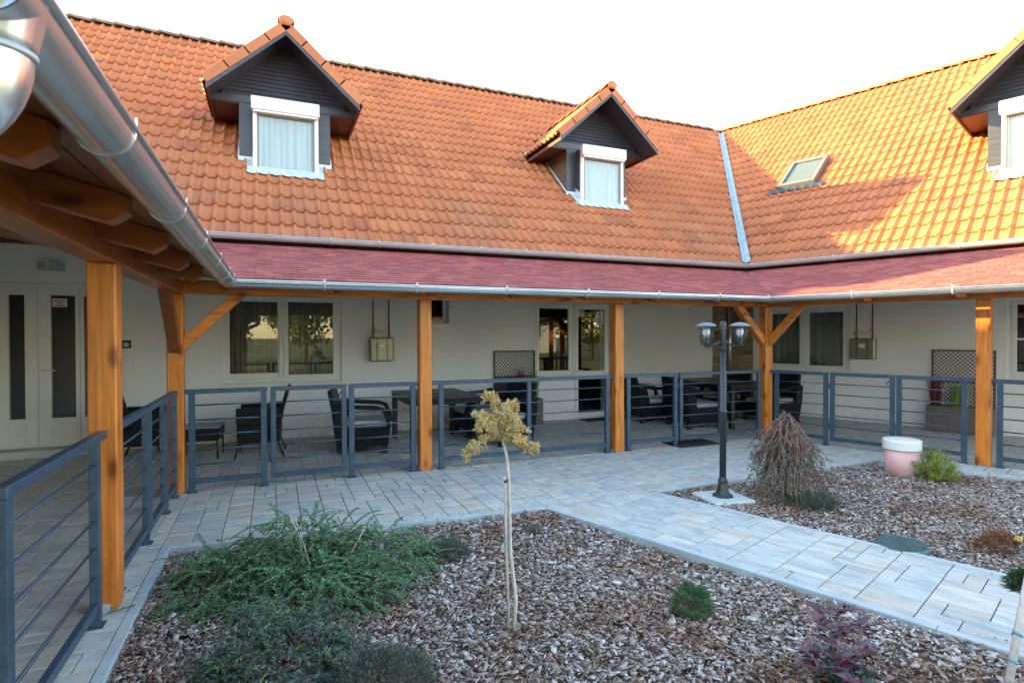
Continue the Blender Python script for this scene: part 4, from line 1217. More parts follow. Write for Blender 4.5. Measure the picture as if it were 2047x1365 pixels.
gb = MB(); gb.box(2.55, 2.90, 2.893, 2.899, 1.46, 1.49); gb.build('glazing_bar', M['pvc'], RW2)
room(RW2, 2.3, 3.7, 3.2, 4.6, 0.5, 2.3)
sb = MB(); sb.box(2.40, 3.58, 2.815, 2.89, 0.835, 0.858); sb.build('sill', M['pvc'], RW2, bevel=0.003)
cladding(right, s0w + 0.04, -1.50, 2.85, 6)
meter_box(right, 0.315, 0.71, 1.115, 1.485, 2.85, 0.405, 0.655)
aR = PR
TvR = Vector((0, math.cos(aR), math.sin(aR)))
LenR = math.hypot(DRG2 - DU2, ZRG - ZU)
SE = 8.2
rf = MB()
slab(rf, [(c0x[1], DU2, ZU - 0.005), (SE, DU2, ZU - 0.005), (SE, DRG2, ZRG - 0.005), (c1x[1], DRG2, ZRG - 0.005)], Vector((0, -math.sin(aR), math.cos(aR))), 0.12)
rf.prism([(c1x[1] - 6, DRG2, ZRG - 0.01), (SE, DRG2, ZRG - 0.01), (SE, DRG2 * 2 - DU2, ZU), (c1x[1] - 6, DRG2 * 2 - DU2, ZU)], (0, 0, -0.12))
roofR = rf.build('roof', M['under'], right)
sf = MB(); sf.box(c0x[1], SE, DU2 + 0.06, 2.848, ZU - 0.10, ZU - 0.07); sf.build('soffit', M['pvc'], right)
rzR = lambda D: ZU + (D - DU2) * math.tan(PR)
D3 = 2.70; DWR = 4.25
SK = (-1.92, -1.10, 3.08, 4.30)    # skylight s range and slope range
def keepR(P, x, t):
    dx = abs(x - D3); zd = 6.60 - 0.905 * dx
    if dx < 0.52 and P.y > DWR and P.z < zd - 0.05: return False
    if dx < 0.60 and P.y > DWR + 0.40 and P.z < zd - 0.05: return False
    if dx < 1.16 and P.y > DWR + 1.6 and P.z < zd - 0.30: return False
    if SK[0] + 0.08 < x < SK[1] - 0.08 and SK[2] + 0.1 < t < SK[3] - 0.1: return False
    return True
cr = vclip((c0x[1] + 0.05, 0), (c1x[1] + 0.05, LenR), False)
lay_tiles(roofR, (0, DU2, ZU), (1, 0, 0), TvR, -7.2, SE, -0.05, LenR - 0.05, FR, [cr], keepR, 300, 33)
ridge_caps(roofR, (c1x[1] - 0.05, DRG2, ZRG - 0.045), (SE, DRG2, ZRG - 0.045), 0.14, 0.40, M['tile'])
gutter_run(right, c0x[1] + 0.07, SE, DU2 - 0.10, ZU + 0.028, 0.070, M['zinc_dull'], -0.70, 0)
for x in (0.1, 1.0, 1.9, 2.8, 3.7): gutter_bracket(right, x, DU2 - 0.10, ZU + 0.028, 0.070, M['zinc_dull'])
dormer(right, D3, FR, DWR, 0.08, 0, rzR, seed=80)
# skylight
rotR = Matrix((Vector((1, 0, 0)), TvR, Vector((1, 0, 0)).cross(TvR))).transposed().to_4x4()
mR = Matrix.Translation((0, DU2, ZU)) @ rotR
q = MB(); frame_ring(q, SK[0], SK[1], 0, 0.001, 0.09, 0, 0.001)
q = MB()
x0, x1, t0, t1 = SK
for b_ in ((x0, x0 + 0.09, t0, t1), (x1 - 0.09, x1, t0, t1), (x0 + 0.09, x1 - 0.09, t0, t0 + 0.10), (x0 + 0.09, x1 - 0.09, t1 - 0.12, t1)):
    q.box(b_[0], b_[1], b_[2], b_[3], 0.0, 0.17)
skyl = q.build('skylight', simple('grey_brown_skylight_frame', (0.17, 0.155, 0.15), 0.45), right, mtx=mR, bevel=0.006)
q = MB(); q.box(x0 + 0.085, x1 - 0.085, t0 + 0.095, t1 - 0.115, 0.13, 0.14); q.build('pane', M['glass'], skyl)
q = MB(); q.box(x0 + 0.086, x1 - 0.086, t0 + 0.096, t1 - 0.116, 0.10, 0.115); q.build('roller_blind', M['curtain_grey'], skyl)
q = MB(); n_ = 26
vs = []
for i in range(n_ + 1):
    x = x0 - 0.22 + (x1 - x0 + 0.44) * i / n_; u = 0.5 + 0.5 * math.cos(2 * math.pi * ((x - (-7.2)) / 0.18 - 0.72))
    vs += [(x, t0 - 0.14, 0.055 + 0.035 * u), (x, t0 + 0.0, 0.075 + 0.02 * u)]
q.add(vs, [(2 * i, 2 * i + 2, 2 * i + 3, 2 * i + 1) for i in range(n_)])
q.build('lead_apron', M['steel'], skyl)
bw = MB(); bw.box(c1x[1] - 5.5, SE, DRG2 * 2 - DU2 - 0.5, DRG2 * 2 - DU2 - 0.3, -0.1, ZU + 0.2); bw.build('back_wall', M['wall'], right)

# ==================================================================  LEFT WING
left = thing('house_wing', 'left house wing beside the near veranda, mostly out of the frame', 'house', FL)
clean(wall_mb(-9.6, 2.84, WD + 0.005, WD + 0.345, -0.1, 3.10, []).build('wall', M['wall'], left))
TvL = Vector((0, math.cos(PM), math.sin(PM)))
rf = MB(); Lx0 = -9.0
slab(rf, [(Lx0, DU, ZU - 0.005), (DU, DU, ZU - 0.005), (DRG, DRG, ZRG - 0.005), (Lx0, DRG, ZRG - 0.005)], NM, 0.12)
rf.prism([(Lx0, DRG, ZRG - 0.01), (DRG + 6, DRG, ZRG - 0.01), (DRG + 6, BACK, ZU), (Lx0, BACK, ZU)], (0, 0, -0.12))
roofL = rf.build('roof', M['under'], left)
lay_tiles(roofL, (0, DU, ZU), (1, 0, 0), TvL, Lx0, 8.3, -0.05, LenM - 0.05, FL, [vclip((DU - 0.05, 0), (DRG - 0.05, LenM), True)], None, 0, 35)
gb = MB(); gb.add([(Lx0 + 0.3, DU + 0.3, 2.0), (Lx0 + 0.3, DRG, ZRG - 0.2), (Lx0 + 0.3, BACK - 0.3, 2.0), (Lx0 + 0.3, BACK - 0.3, -0.1), (Lx0 + 0.3, DU + 0.4, -0.1)], [(0, 1, 2, 3, 4)])
gb.build('gable_wall', M['wall'], left)
gutter_run(left, Lx0, DU - 0.10, DU - 0.10, ZU + 0.028, 0.070, M['zinc_dull'], 0, 1.0)
sf = MB(); sf.box(Lx0, DU, DU + 0.10, WD + 0.003, ZU - 0.10, ZU - 0.07); sf.build('soffit', M['pvc'], left)

# ==================================================================  VERANDAS
PZ = 1.965
SH0, SHZ0 = -0.47, 2.100          # lower edge of the shingles
def veranda(frame, label, posts, x_in, x_out, k_in, k_out, Dtop, ztop, deco, rafters, seed, limit, extend=None):
    """x limits are functions of depth D so that mitres and valleys fit"""
    v = thing('veranda', label, 'veranda', frame)
    lim_dark = 'left wing' in label
    sl = (ztop - SHZ0) / (Dtop - SH0); al = math.atan(sl)
    for x in posts:
        p = MB(); p.box(x - 0.07, x + 0.07, -0.07, 0.07, 0.012, PZ); p.build('post', M['wood_z'], v, bevel=0.009)
        q = MB(); q.box(x - 0.05, x + 0.05, -0.05, 0.05, -0.03, 0.0115); q.box(x - 0.074, x - 0.0705, -0.03, 0.03, 0.0, 0.05); q.build('post_shoe', M['zinc_dull'], v)
    # plate beam
    xa, xb = x_in(0) , x_out(0)
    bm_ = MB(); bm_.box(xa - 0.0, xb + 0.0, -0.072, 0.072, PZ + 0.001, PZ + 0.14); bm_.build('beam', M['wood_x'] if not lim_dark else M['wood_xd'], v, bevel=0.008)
    # deck: sloping slab from gutter to wall, seen from below as boards
    Z = lambda D: SHZ0 + (D - SH0) * sl
    nb = 22; Dw = deco['wall']
    for i in range(nb):
        Da = SH0 + 0.005 + (Dw - SH0) * i / nb; Db = SH0 + (Dw - SH0) * (i + 1) / nb - 0.003
        q = MB(); pts = [(x_in(Da), Da, Z(Da) - 0.012), (x_out(Da), Da, Z(Da) - 0.012), (x_out(Db), Db, Z(Db) - 0.012), (x_in(Db), Db, Z(Db) - 0.012)]
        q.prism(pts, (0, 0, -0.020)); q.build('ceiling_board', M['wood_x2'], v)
    q = MB(); pts = [(x_in(SH0), SH0 + 0.004, Z(SH0) - 0.011), (x_out(SH0), SH0 + 0.004, Z(SH0) - 0.011), (x_out(Dw), Dw, Z(Dw) - 0.011), (x_in(Dw), Dw, Z(Dw) - 0.011)]
    q.prism(pts, (0, 0, 0.009)); deck = q.build('shingle_roof', M['under'], v)
    # rafters with chamfered tails
    for x in rafters:
        d0 = -0.375
        Dr0 = d0
        h = 0.125; zt_ = lambda D: Z(D) - 0.033
        # stop at mitre or valley
        lim = Dw - 0.05
        poly = [(x - 0.045, d0, zt_(d0)), (x - 0.045, d0, zt_(d0) - h * 0.55), (x - 0.045, d0 + 0.06, zt_(d0 + 0.06) - h), (x - 0.045, lim, zt_(lim) - h), (x - 0.045, lim, zt_(lim))]
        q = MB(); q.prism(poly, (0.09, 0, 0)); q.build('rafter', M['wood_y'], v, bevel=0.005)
    # shingles row by row
    rows = 20; step = (Dtop - SH0 + 0.20) / rows; w_ = 0.172
    rg = random.Random(seed); cand = []
    for j in range(rows):
        Da = SH0 - 0.004 + j * step; Db = Da + step
        off = (j % 2) * w_ / 2 + rg.uniform(-0.01, 0.01)
        xl, xr = min(x_in(Da), x_in(Db)), max(x_out(Da), x_out(Db))
        k = math.floor(xl / w_) - 1
        while k * w_ + off < xr:
            a, b = k * w_ + off + 0.0025, (k + 1) * w_ + off - 0.0025; k += 1
            reg = [(x_in(Da) + 0.004, Da), (x_out(Da) - 0.004, Da), (x_out(Db) - 0.004, Db), (x_in(Db) + 0.004, Db)]
            c = clip_poly([(a, Da), (b, Da), (b, Db), (a, Db)], reg)
            if len(c) < 3 or area(c) < 5e-4: continue
            m_ = (sum(p[0] for p in c) / len(c), sum(p[1] for p in c) / len(c))
            cand.append((score(frame @ Vector((*m_, Z(m_[1])))), c, m_, Da, Db, len(c) == 4 and abs(area(c) - (b - a) * (Db - Da)) < 1e-6))
    cand.sort(key=lambda c: c[0]); rest = MB(); rr = []; full = None
    def bits(c, mb, ox, oy, Da, Db, ln):
        top = []; bot = []
        for p in c:
            u = (p[1] - Da) / (Db - Da)
            zz = (p[1] - oy) * sl + ln * (1 - u) + 0.0015
            top.append((p[0] - ox, p[1] - oy, zz)); bot.append((p[0] - ox, p[1] - oy, (p[1] - oy) * sl - 0.001))
        n = len(c); mb.add(top + bot, [tuple(range(n))] + [(i, i + n, (i + 1) % n + n, (i + 1) % n) for i in range(n)])
        return n + 1
    for kk, (s_, c, m_, Da, Db, isfull) in enumerate(cand):
        ln = 0.013 + rg.uniform(-0.002, 0.003)
        if kk < limit and s_ < 1e4:
            ox, oy = m_
            if isfull:
                if full is None:
                    q = MB(); bits(c, q, ox, oy, Da, Db, 0.013); full = q.mesh('shingle', M['shingle'])
                me = full
            else: q = MB(); bits(c, q, ox, oy, Da, Db, ln); me = q.mesh('shingle', M['shingle'])
            link('shingle', me, deck, (ox, oy, Z(oy) + rg.uniform(0, 0.0012)))
        else:
            q = MB(); n = bits(c, q, 0, 0, Da, Db, ln)
            rest.add([(a_, b_, c_ + Z(0)) for a_, b_, c_ in q.v], q.f); rr += [rg.random()] * n
    if rest.f: o = rest.build('far_shingle', M['shingle'], deck, rnd=rr); o['kind'] = 'stuff'
    # ledger on the wall, fascia
    q = MB(); q.box(x_in(Dw - 0.05), x_out(Dw - 0.05), Dw - 0.06, Dw - 0.004, Z(Dw) - 0.20, Z(Dw) - 0.05); q.build('ledger', M['wood_x2'], v)
    return v
    q = MB(); pts = [(x_in(-0.40), -0.405, 0), (x_out(-0.40), -0.405, 0), (x_out(-0.38), -0.383, 0), (x_in(-0.38), -0.383, 0)]
    q.prism([(a_, b_, Z(-0.4) - 0.115) for a_, b_, c_ in pts], (0, 0, 0.09)); q.build('fascia', M['wood_x'], v)
    return v
GZ, GR, GD = 2.072, 0.066, -0.50
def brace(v, p0, p1, th=0.10, dep=0.10, m='wood_x', bolts=True):
    """square timber between two points in the plane y=0 of the veranda frame; both ends cut to meet post and beam"""
    x0, z0 = p0; x1, z1 = p1
    L = math.hypot(x1 - x0, z1 - z0); ux, uz = (x1 - x0) / L, (z1 - z0) / L
    # vertical cut at the post, horizontal cut at the beam
    hv = th / 2 / abs(ux); hh = th / 2 / abs(uz)
    q = MB(); poly = [(x0, -dep / 2, z0 - hv), (x1 + hh, -dep / 2, z1), (x1 - hh, -dep / 2, z1), (x0, -dep / 2, z0 + hv)] if ux > 0 else [(x0, -dep / 2, z0 - hv), (x0, -dep / 2, z0 + hv), (x1 + hh, -dep / 2, z1), (x1 - hh, -dep / 2, z1)]
    q.prism(poly, (0, dep, 0)); o = q.build('brace', M[m], v, bevel=0.006)
    return o
# valley lines between verandas
lc = corner(-0.5, -0.5717); uc = corner(2.4, 2.7135)
vmx = lambda D: lc[0] + (uc[0] - lc[0]) * (D + 0.5) / 2.9
vrx = lambda D: lc[1] + (uc[1] - lc[1]) * (D + 0.5717) / 3.285
mlx = lambda D: XL - D                # mitre with the left veranda
vm = veranda(FM, 'wooden veranda along the back wing with red shingle roof and gutter', [XL, 1.60, 4.21, XC],
             mlx, vmx, 0, 0, 2.42, 2.845, {'wall': 2.84}, [-0.35 + 0.98 * i for i in range(8)], 61, 300)
brace(vm, (XL + 0.07, 1.475), (-0.33, PZ)); brace(vm, (XC - 0.07, 1.455), (6.31, PZ))
gutter_run(vm, XL - GD + 0.0, lc[0], GD, GZ, GR, M['zinc'], -1.0, 0.70)
for x in (0.462, 1.386, 2.40, 3.445, 4.465, 5.445): gutter_bracket(vm, x, GD, GZ, GR, M['zinc_dull'])
rlim = 5.6
vr = veranda(FR, 'wooden veranda along the right wing with red shingle roof and gutter', [2.562, 5.1],
             vrx, lambda D: rlim, 0, 0, 2.74, 2.845, {'wall': 2.848}, [0.5 + 0.95 * i for i in range(6)], 62, 300)
brace(vr, (0.07, 1.455), (0.51, PZ))
GD2 = -0.5717
gutter_run(vr, lc[1], rlim, GD2, GZ, GR, M['zinc'], -0.70, 0)
for x in (0.314, 1.352, 2.37, 3.39): gutter_bracket(vr, x, GD2, GZ, GR, M['zinc_dull'])
# left veranda: local x runs towards the back wing, so the near end is negative
Lend = -9.6  # unseen near end lengthened behind the viewer to darken the veranda
vl = veranda(FL, 'wooden veranda along the left wing with near post, rafters and galvanised gutter overhead', [-2.535, -5.25, -8.1],
             lambda D: Lend, lambda D: D * 1.0, 0, 0, 2.42, 2.845, {'wall': 2.838}, [y - YP for y in (-1.5, -0.67, 0.16, 0.98, 1.80, 2.62, 3.45, 4.28, 5.08)], 63, 0)
brace(vl, (-0.07, 1.455), (-0.57, PZ), m='wood_x2')
gutter_run(vl, 1.03 - YP, GD, GD, GZ, GR, M['zinc'], 0, 1.0)
for y in (1.715, 2.62, 3.39, 4.24, 5.07, 5.62): gutter_bracket(vl, y - YP, GD, GZ, GR, M['zinc'])
# outlet and elbow at the near end of that gutter
q = MB(); q.lathe([(0.048, 1.985), (0.052, 1.99), (0.055, 2.0), (0.068, 2.062), (0.071, 2.068), (0.071, 2.074), (0.064, 2.074), (0.05, 2.0)], (1.105 - YP, GD + 0.003, 0), 28)
ot = q.build('gutter_outlet', M['zinc'], vl)
q = MB(); q.lathe([(0.048, 1.978), (0.0545, 1.978), (0.0545, 1.986), (0.048, 1.986)], (1.105 - YP, GD + 0.003, 0), 28); q.build('outlet_rim', M['zinc_dull'], ot)
pth = [(1.105 - YP, GD + 0.003 + 0.13 * (1 - math.cos(a)), 1.98 - 0.13 * math.sin(a)) for a in [R(8 * i) for i in range(9)]]
pth += [(1.105 - YP, pth[-1][1] + 0.11 * i, pth[-1][2] - 0.05 * i) for i in (1, 2)]
q = MB(); q.tube([(1.105 - YP, GD + 0.003, 1.984)] + pth, 0.050, 24); q.build('elbow', M['zinc'], vl)

# ==================================================================  RAILINGS
def railing(frame, label, x0, x1, posts, gate=False, mid=(), cat='railing', group='metal railings round the veranda'):
    t = thing('gate' if gate else 'railing', label, 'gate' if gate else cat, frame @ T((x0 + x1) / 2, 0), group=group if not gate else 'metal veranda gates')
    cx = (x0 + x1) / 2; W = 0.052; H = 1.025
    m = M['steel']
    if gate:
        q = MB(); frame_ring(q, x0 - cx, x1 - cx, 0.075, H, W, -0.022, 0.022, 0.05, 0.045); q.build('gate_frame', m, t, bevel=0.003)
        ia, ib = x0 - cx + W, x1 - cx - W
        for s in (0.25, 0.8):
            q = MB(); q.tube([(x0 - cx - 0.012, -0.0, s), (x0 - cx - 0.012, 0.0, s + 0.07)], 0.011, 8); q.build('hinge', m, t)
        q = MB(); q.tube([(x1 - cx - 0.05, -0.03, 0.955), (x1 - cx - 0.09, -0.035, 0.90)], 0.006, 6); q.build('latch', M['dark'], t)
    else:
        q = MB(); q.box(x0 - cx, x1 - cx, -0.024, 0.024, H - 0.045, H); q.build('top_rail', m, t, bevel=0.003)
        for p in posts:
            q = MB(); q.box(p - cx - 0.028, p - cx + 0.028, -0.022, 0.022, 0.0, H - 0.046); q.box(p - cx - 0.045, p - cx + 0.045, -0.04, 0.04, -0.001, 0.006)
            q.build('rail_post', m, t, bevel=0.002)
        for p in mid:
            q = MB(); q.box(p - cx - 0.026, p - cx + 0.026, -0.02, 0.02, 0.075, H - 0.046); q.build('rail_post', m, t, bevel=0.002)
        ia, ib = posts[0] - cx + 0.028, posts[-1] - cx - 0.028
        q = MB(); q.box(ia, ib, -0.018, 0.018, 0.085, 0.133); q.build('bottom_rail', m, t, bevel=0.003)
    me = None
    for z in (0.865, 0.717, 0.569, 0.421, 0.272):
        q = MB(); q.tube([(ia, 0, z), (ib, 0, z)], 0.0072, 8); q.build('bar', m, t)
    return t
railing(FM, 'blue-grey railing section beside the left corner post, in front of the low glass table', -0.815, -0.065, [-0.755, -0.10])
railing(FM, 'closed blue-grey gate left of the cushioned black armchair, under the wide window', -0.035, 0.728, None, True)
railing(FM, 'short blue-grey railing section in front of the black armchair with grey cushion', 0.752, 1.528, [0.782, 1.463])
railing(FM, 'longest blue-grey railing section, behind the small gold conifer', 1.672, 4.138, [1.795, 4.055], mid=(2.92,))
railing(FM, 'blue-grey railing section between the third post and the gate over the black mat', 4.282, 5.212, [4.385, 5.165])
railing(FM, 'closed blue-grey gate over the black mat, left of the lamp', 5.237, 5.998, None, True)
railing(FM, 'blue-grey railing section between the lamp and the corner post with two braces', 6.012, 6.784, [6.05, 6.715])
railing(FR, 'blue-grey railing section right of the corner post, behind the weeping shrub', 0.072, 0.872, [0.165, 0.84])
railing(FR, 'closed blue-grey gate under the meter box on the right wing', 0.90, 1.665, None, True)
railing(FR, 'blue-grey railing section behind the pink pipe and the small pine', 1.685, 2.49, [1.715, 2.378])
railing(FR, 'blue-grey railing section at the right edge, beyond the last post', 2.634, 5.02, [2.708, 4.95], mid=(3.83,))
yl = lambda y: y - YP
railing(FL, 'near blue-grey railing at the left edge, running to the closest wooden post', yl(2.51), yl(3.80), [yl(2.54), yl(3.655)])
railing(FL, 'blue-grey railing section behind the closest wooden post', yl(3.95), yl(5.0), [yl(4.10), yl(4.965)])
railing(FL, 'narrow blue-grey gate in the left railing, seen nearly edge on', yl(5.03), yl(5.70), None, True)
railing(FL, 'short blue-grey railing section meeting the left corner post', yl(5.73), yl(6.34), [yl(5.76), yl(6.28)])

# ==================================================================  FURNITURE
def lounge_chair(label, x, y, rz, group='dark rattan armchairs on the veranda', w=0.74, d=0.72):
    """faces local +x; seat side panels with an arched opening under each arm"""
    t = thing('armchair', label, 'armchair', T(x, y, 0, rz), group)
    m = M['rattan']
    # base box, tapering to the floor
    q = MB(); hw, hd = w / 2, d / 2
    q.add([(-hd + .04, -hw + .02, 0.10), (hd - .03, -hw + .02, 0.10), (hd - .03, hw - .02, 0.10), (-hd + .04, hw - .02, 0.10),
           (-hd, -hw, 0.34), (hd, -hw, 0.34), (hd, hw, 0.34), (-hd, hw, 0.34)],
          [(3, 2, 1, 0), (4, 5, 6, 7), (0, 1, 5, 4), (1, 2, 6, 5), (2, 3, 7, 6), (3, 0, 4, 7)])
    q.build('seat_base', m, t, bevel=0.012)
    for sx in (-1, 1):
        for sy in (-1, 1):
            q = MB(); q.box(sx * (hd - .07) - .035, sx * (hd - .07) + .035, sy * (hw - .06) - .03, sy * (hw - .06) + .03, 0.0, 0.099); q.build('leg', M['dark'], t, bevel=0.005)
    for sy in (-1, 1):
        q = MB(); ya = sy * hw
        path_ = [(hd - 0.01, 0.34), (hd - 0.035, 0.48), (hd - 0.085, 0.575), (hd - 0.19, 0.605), (-hd + 0.20, 0.622), (-hd + 0.03, 0.66)]
        wd = 0.065; vs = []
        for i, (px_, pz) in enumerate(path_):
            nx, nz = ((path_[min(i + 1, 5)][1] - path_[max(i - 1, 0)][1]), -(path_[min(i + 1, 5)][0] - path_[max(i - 1, 0)][0]))
            l = math.hypot(nx, nz); nx /= l; nz /= l; tk = 0.030
            for (o_, yy) in ((tk, -1), (tk, 1), (-tk, 1), (-tk, -1)):
                vs.append((px_ + nx * o_ * 0.9, ya - sy * wd / 2 + yy * wd / 2, pz + nz * o_ * 0.9))
        n = len(path_)
        q.add(vs, [(i * 4 + j, i * 4 + (j + 1) % 4, (i + 1) * 4 + (j + 1) % 4, (i + 1) * 4 + j) for i in range(n - 1) for j in range(4)] + [(0, 3, 2, 1), ((n - 1) * 4, (n - 1) * 4 + 1, (n - 1) * 4 + 2, (n - 1) * 4 + 3)])
        q.build('armrest', m, t, bevel=0.006)
        q = MB(); yb = ya - sy * wd; a_, b_ = sorted((ya - sy * 0.002, yb + sy * 0.002))
        q.prism([(-hd + 0.005, a_, 0.335), (-hd + 0.19, a_, 0.335), (-hd + 0.13, a_, 0.61), (-hd - 0.03, a_, 0.64)], (0, b_ - a_, 0)); q.build('side_panel', m, t, bevel=0.005)
    q = MB(); q.prism([(-hd + 0.01, -hw + .068, 0.335), (-hd + 0.10, -hw + .068, 0.335), (-hd - 0.03, -hw + .068, 0.84), (-hd - 0.085, -hw + .068, 0.84)], (0, w - .136, 0)); q.build('backrest', m, t, bevel=0.012)
    q = MB(); q.box(-hd + 0.09, hd - 0.015, -hw + 0.075, hw - 0.075, 0.342, 0.425); c_ = q.build('seat_cushion', M['cushion'], t, bevel=0.025)
    return t
def sling_chair(label, x, y, rz):
    t = thing('garden_chair', label, 'chair', T(x, y, 0, rz), 'thin-legged black rattan chairs on the left')
    m = M['rattan']; hw, hd = 0.27, 0.25
    q = MB(); q.box(-hd, hd, -hw, hw, 0.20, 0.43); q.build('seat_base', m, t, bevel=0.012)
    for sy in (-1, 1):
        q = MB(); a_, b_ = sorted((sy * hw, sy * (hw - 0.05))); q.box(-hd - .02, hd + .01, a_, b_, 0.431, 0.64); q.build('arm_panel', m, t, bevel=0.01)
    q = MB(); q.prism([(-hd, -hw + .055, 0.432), (-hd + 0.045, -hw + .055, 0.432), (-hd - 0.085, -hw + .055, 0.90), (-hd - 0.125, -hw + .055, 0.90)], (0, 2 * hw - .11, 0)); q.build('backrest', m, t, bevel=0.01)
    for sx in (-1, 1):
        for sy in (-1, 1):
            q = MB(); q.tube([(sx * (hd + (0.03 if sx > 0 else 0.05)), sy * (hw - .02), 0.0), (sx * (hd - .03), sy * (hw - .03), 0.22)], 0.012, 8); q.build('leg', M['dark'], t)
    q = MB(); q.box(-hd + 0.06, hd - 0.02, -hw + 0.06, hw - 0.06, 0.431, 0.455); q.build('seat_cushion', M['dark'], t, bevel=0.01)
    return t
def table(label, x, y, rz, L, W, H=0.72):
    t = thing('table', label, 'table', T(x, y, 0, rz), 'dark dining tables on the veranda')
    n = 6
    q = MB(); q.box(-W / 2, W / 2, -L / 2, L / 2, H - 0.095, H - 0.022)
    q.build('apron', M['rattan'], t, bevel=0.006)
    for i in range(n):
        q = MB(); a = -L / 2 - 0.01 + (L + 0.02) * i / n; q.box(-W / 2 - 0.01, W / 2 + 0.01, a + 0.002, a + (L + 0.02) / n - 0.002, H - 0.021, H); q.build('table_slat', M['resin'], t, bevel=0.003)
    for sx in (-1, 1):
        for sy in (-1, 1):
            q = MB(); cx, cy = sx * (W / 2 - 0.04), sy * (L / 2 - 0.04); q.box(cx - 0.036, cx + 0.036, cy - 0.036, cy + 0.036, 0, H - 0.096); q.build('leg', M['resin'], t, bevel=0.006)
    return t
sling_chair('thin-legged black chair beside the white double door, left of the low table', -1.52, 8.42, R(-8))
sling_chair('thin-legged black chair right of the low glass table, facing it', -0.17, 8.15, R(176))
t = thing('side_table', 'low black rattan table with a glass top between two chairs', 'side table', T(-0.87, 8.28, 0, R(-4)))
q = MB(); q.box(-0.24, 0.24, -0.24, 0.24, 0.235, 0.395); q.build('apron', M['rattan'], t, bevel=0.008)
q = MB(); q.box(-0.245, 0.245, -0.245, 0.245, 0.398, 0.404); q.build('glass_top', M['cushion'], t)
for sx in (-1, 1):
    for sy in (-1, 1):
        q = MB(); q.tube([(sx * .225, sy * .225, 0), (sx * .215, sy * .215, 0.24)], 0.011, 8); q.build('leg', M['dark'], t)
lounge_chair('black rattan armchair with grey cushion left of the first table, facing right', 1.13, 7.93, R(-12))
table('dark table with slatted top behind the second post', 2.14, 8.02, R(0), 1.30, 0.98)
lounge_chair('black rattan armchair right of the first table, nearer the wall', 3.02, 8.50, R(180))
lounge_chair('black rattan armchair in front of the trellis planter, behind the gold conifer', 3.08, 7.72, R(200))
table('dark table in the corner between the lamp and the stone cladding', 7.42, 7.95, R(-4), 1.7, 0.95)
lounge_chair('black rattan armchair next to the third post, facing the corner table', 6.30, 8.55, R(-8))
lounge_chair('black rattan armchair with pale cushion directly left of the lamp post', 6.60, 7.72, R(-5))
lounge_chair('black rattan armchair beyond the corner table, its back towards the stone cladding', 8.02, 8.45, R(200))
lounge_chair('black rattan armchair seen on both sides of the corner post', 8.28, 7.62, R(188))
def floor_mat(label, x, y, rz, a, b, z=0.008):
    t = MB(); t.box(-a / 2, a / 2, -b / 2, b / 2, 0.0, 0.012); o = t.build('door_mat', M['mat'], bevel=0.003); o.matrix_world = T(x, y, 0.002, rz); o['label'] = label; o['category'] = 'mat'
floor_mat('black mat on the paving under the second gate', 5.50, 6.47, 0, 0.72, 0.42)
floor_mat('black mat on the floor in front of the glass door', 5.50, 8.95, 0, 0.62, 0.42)

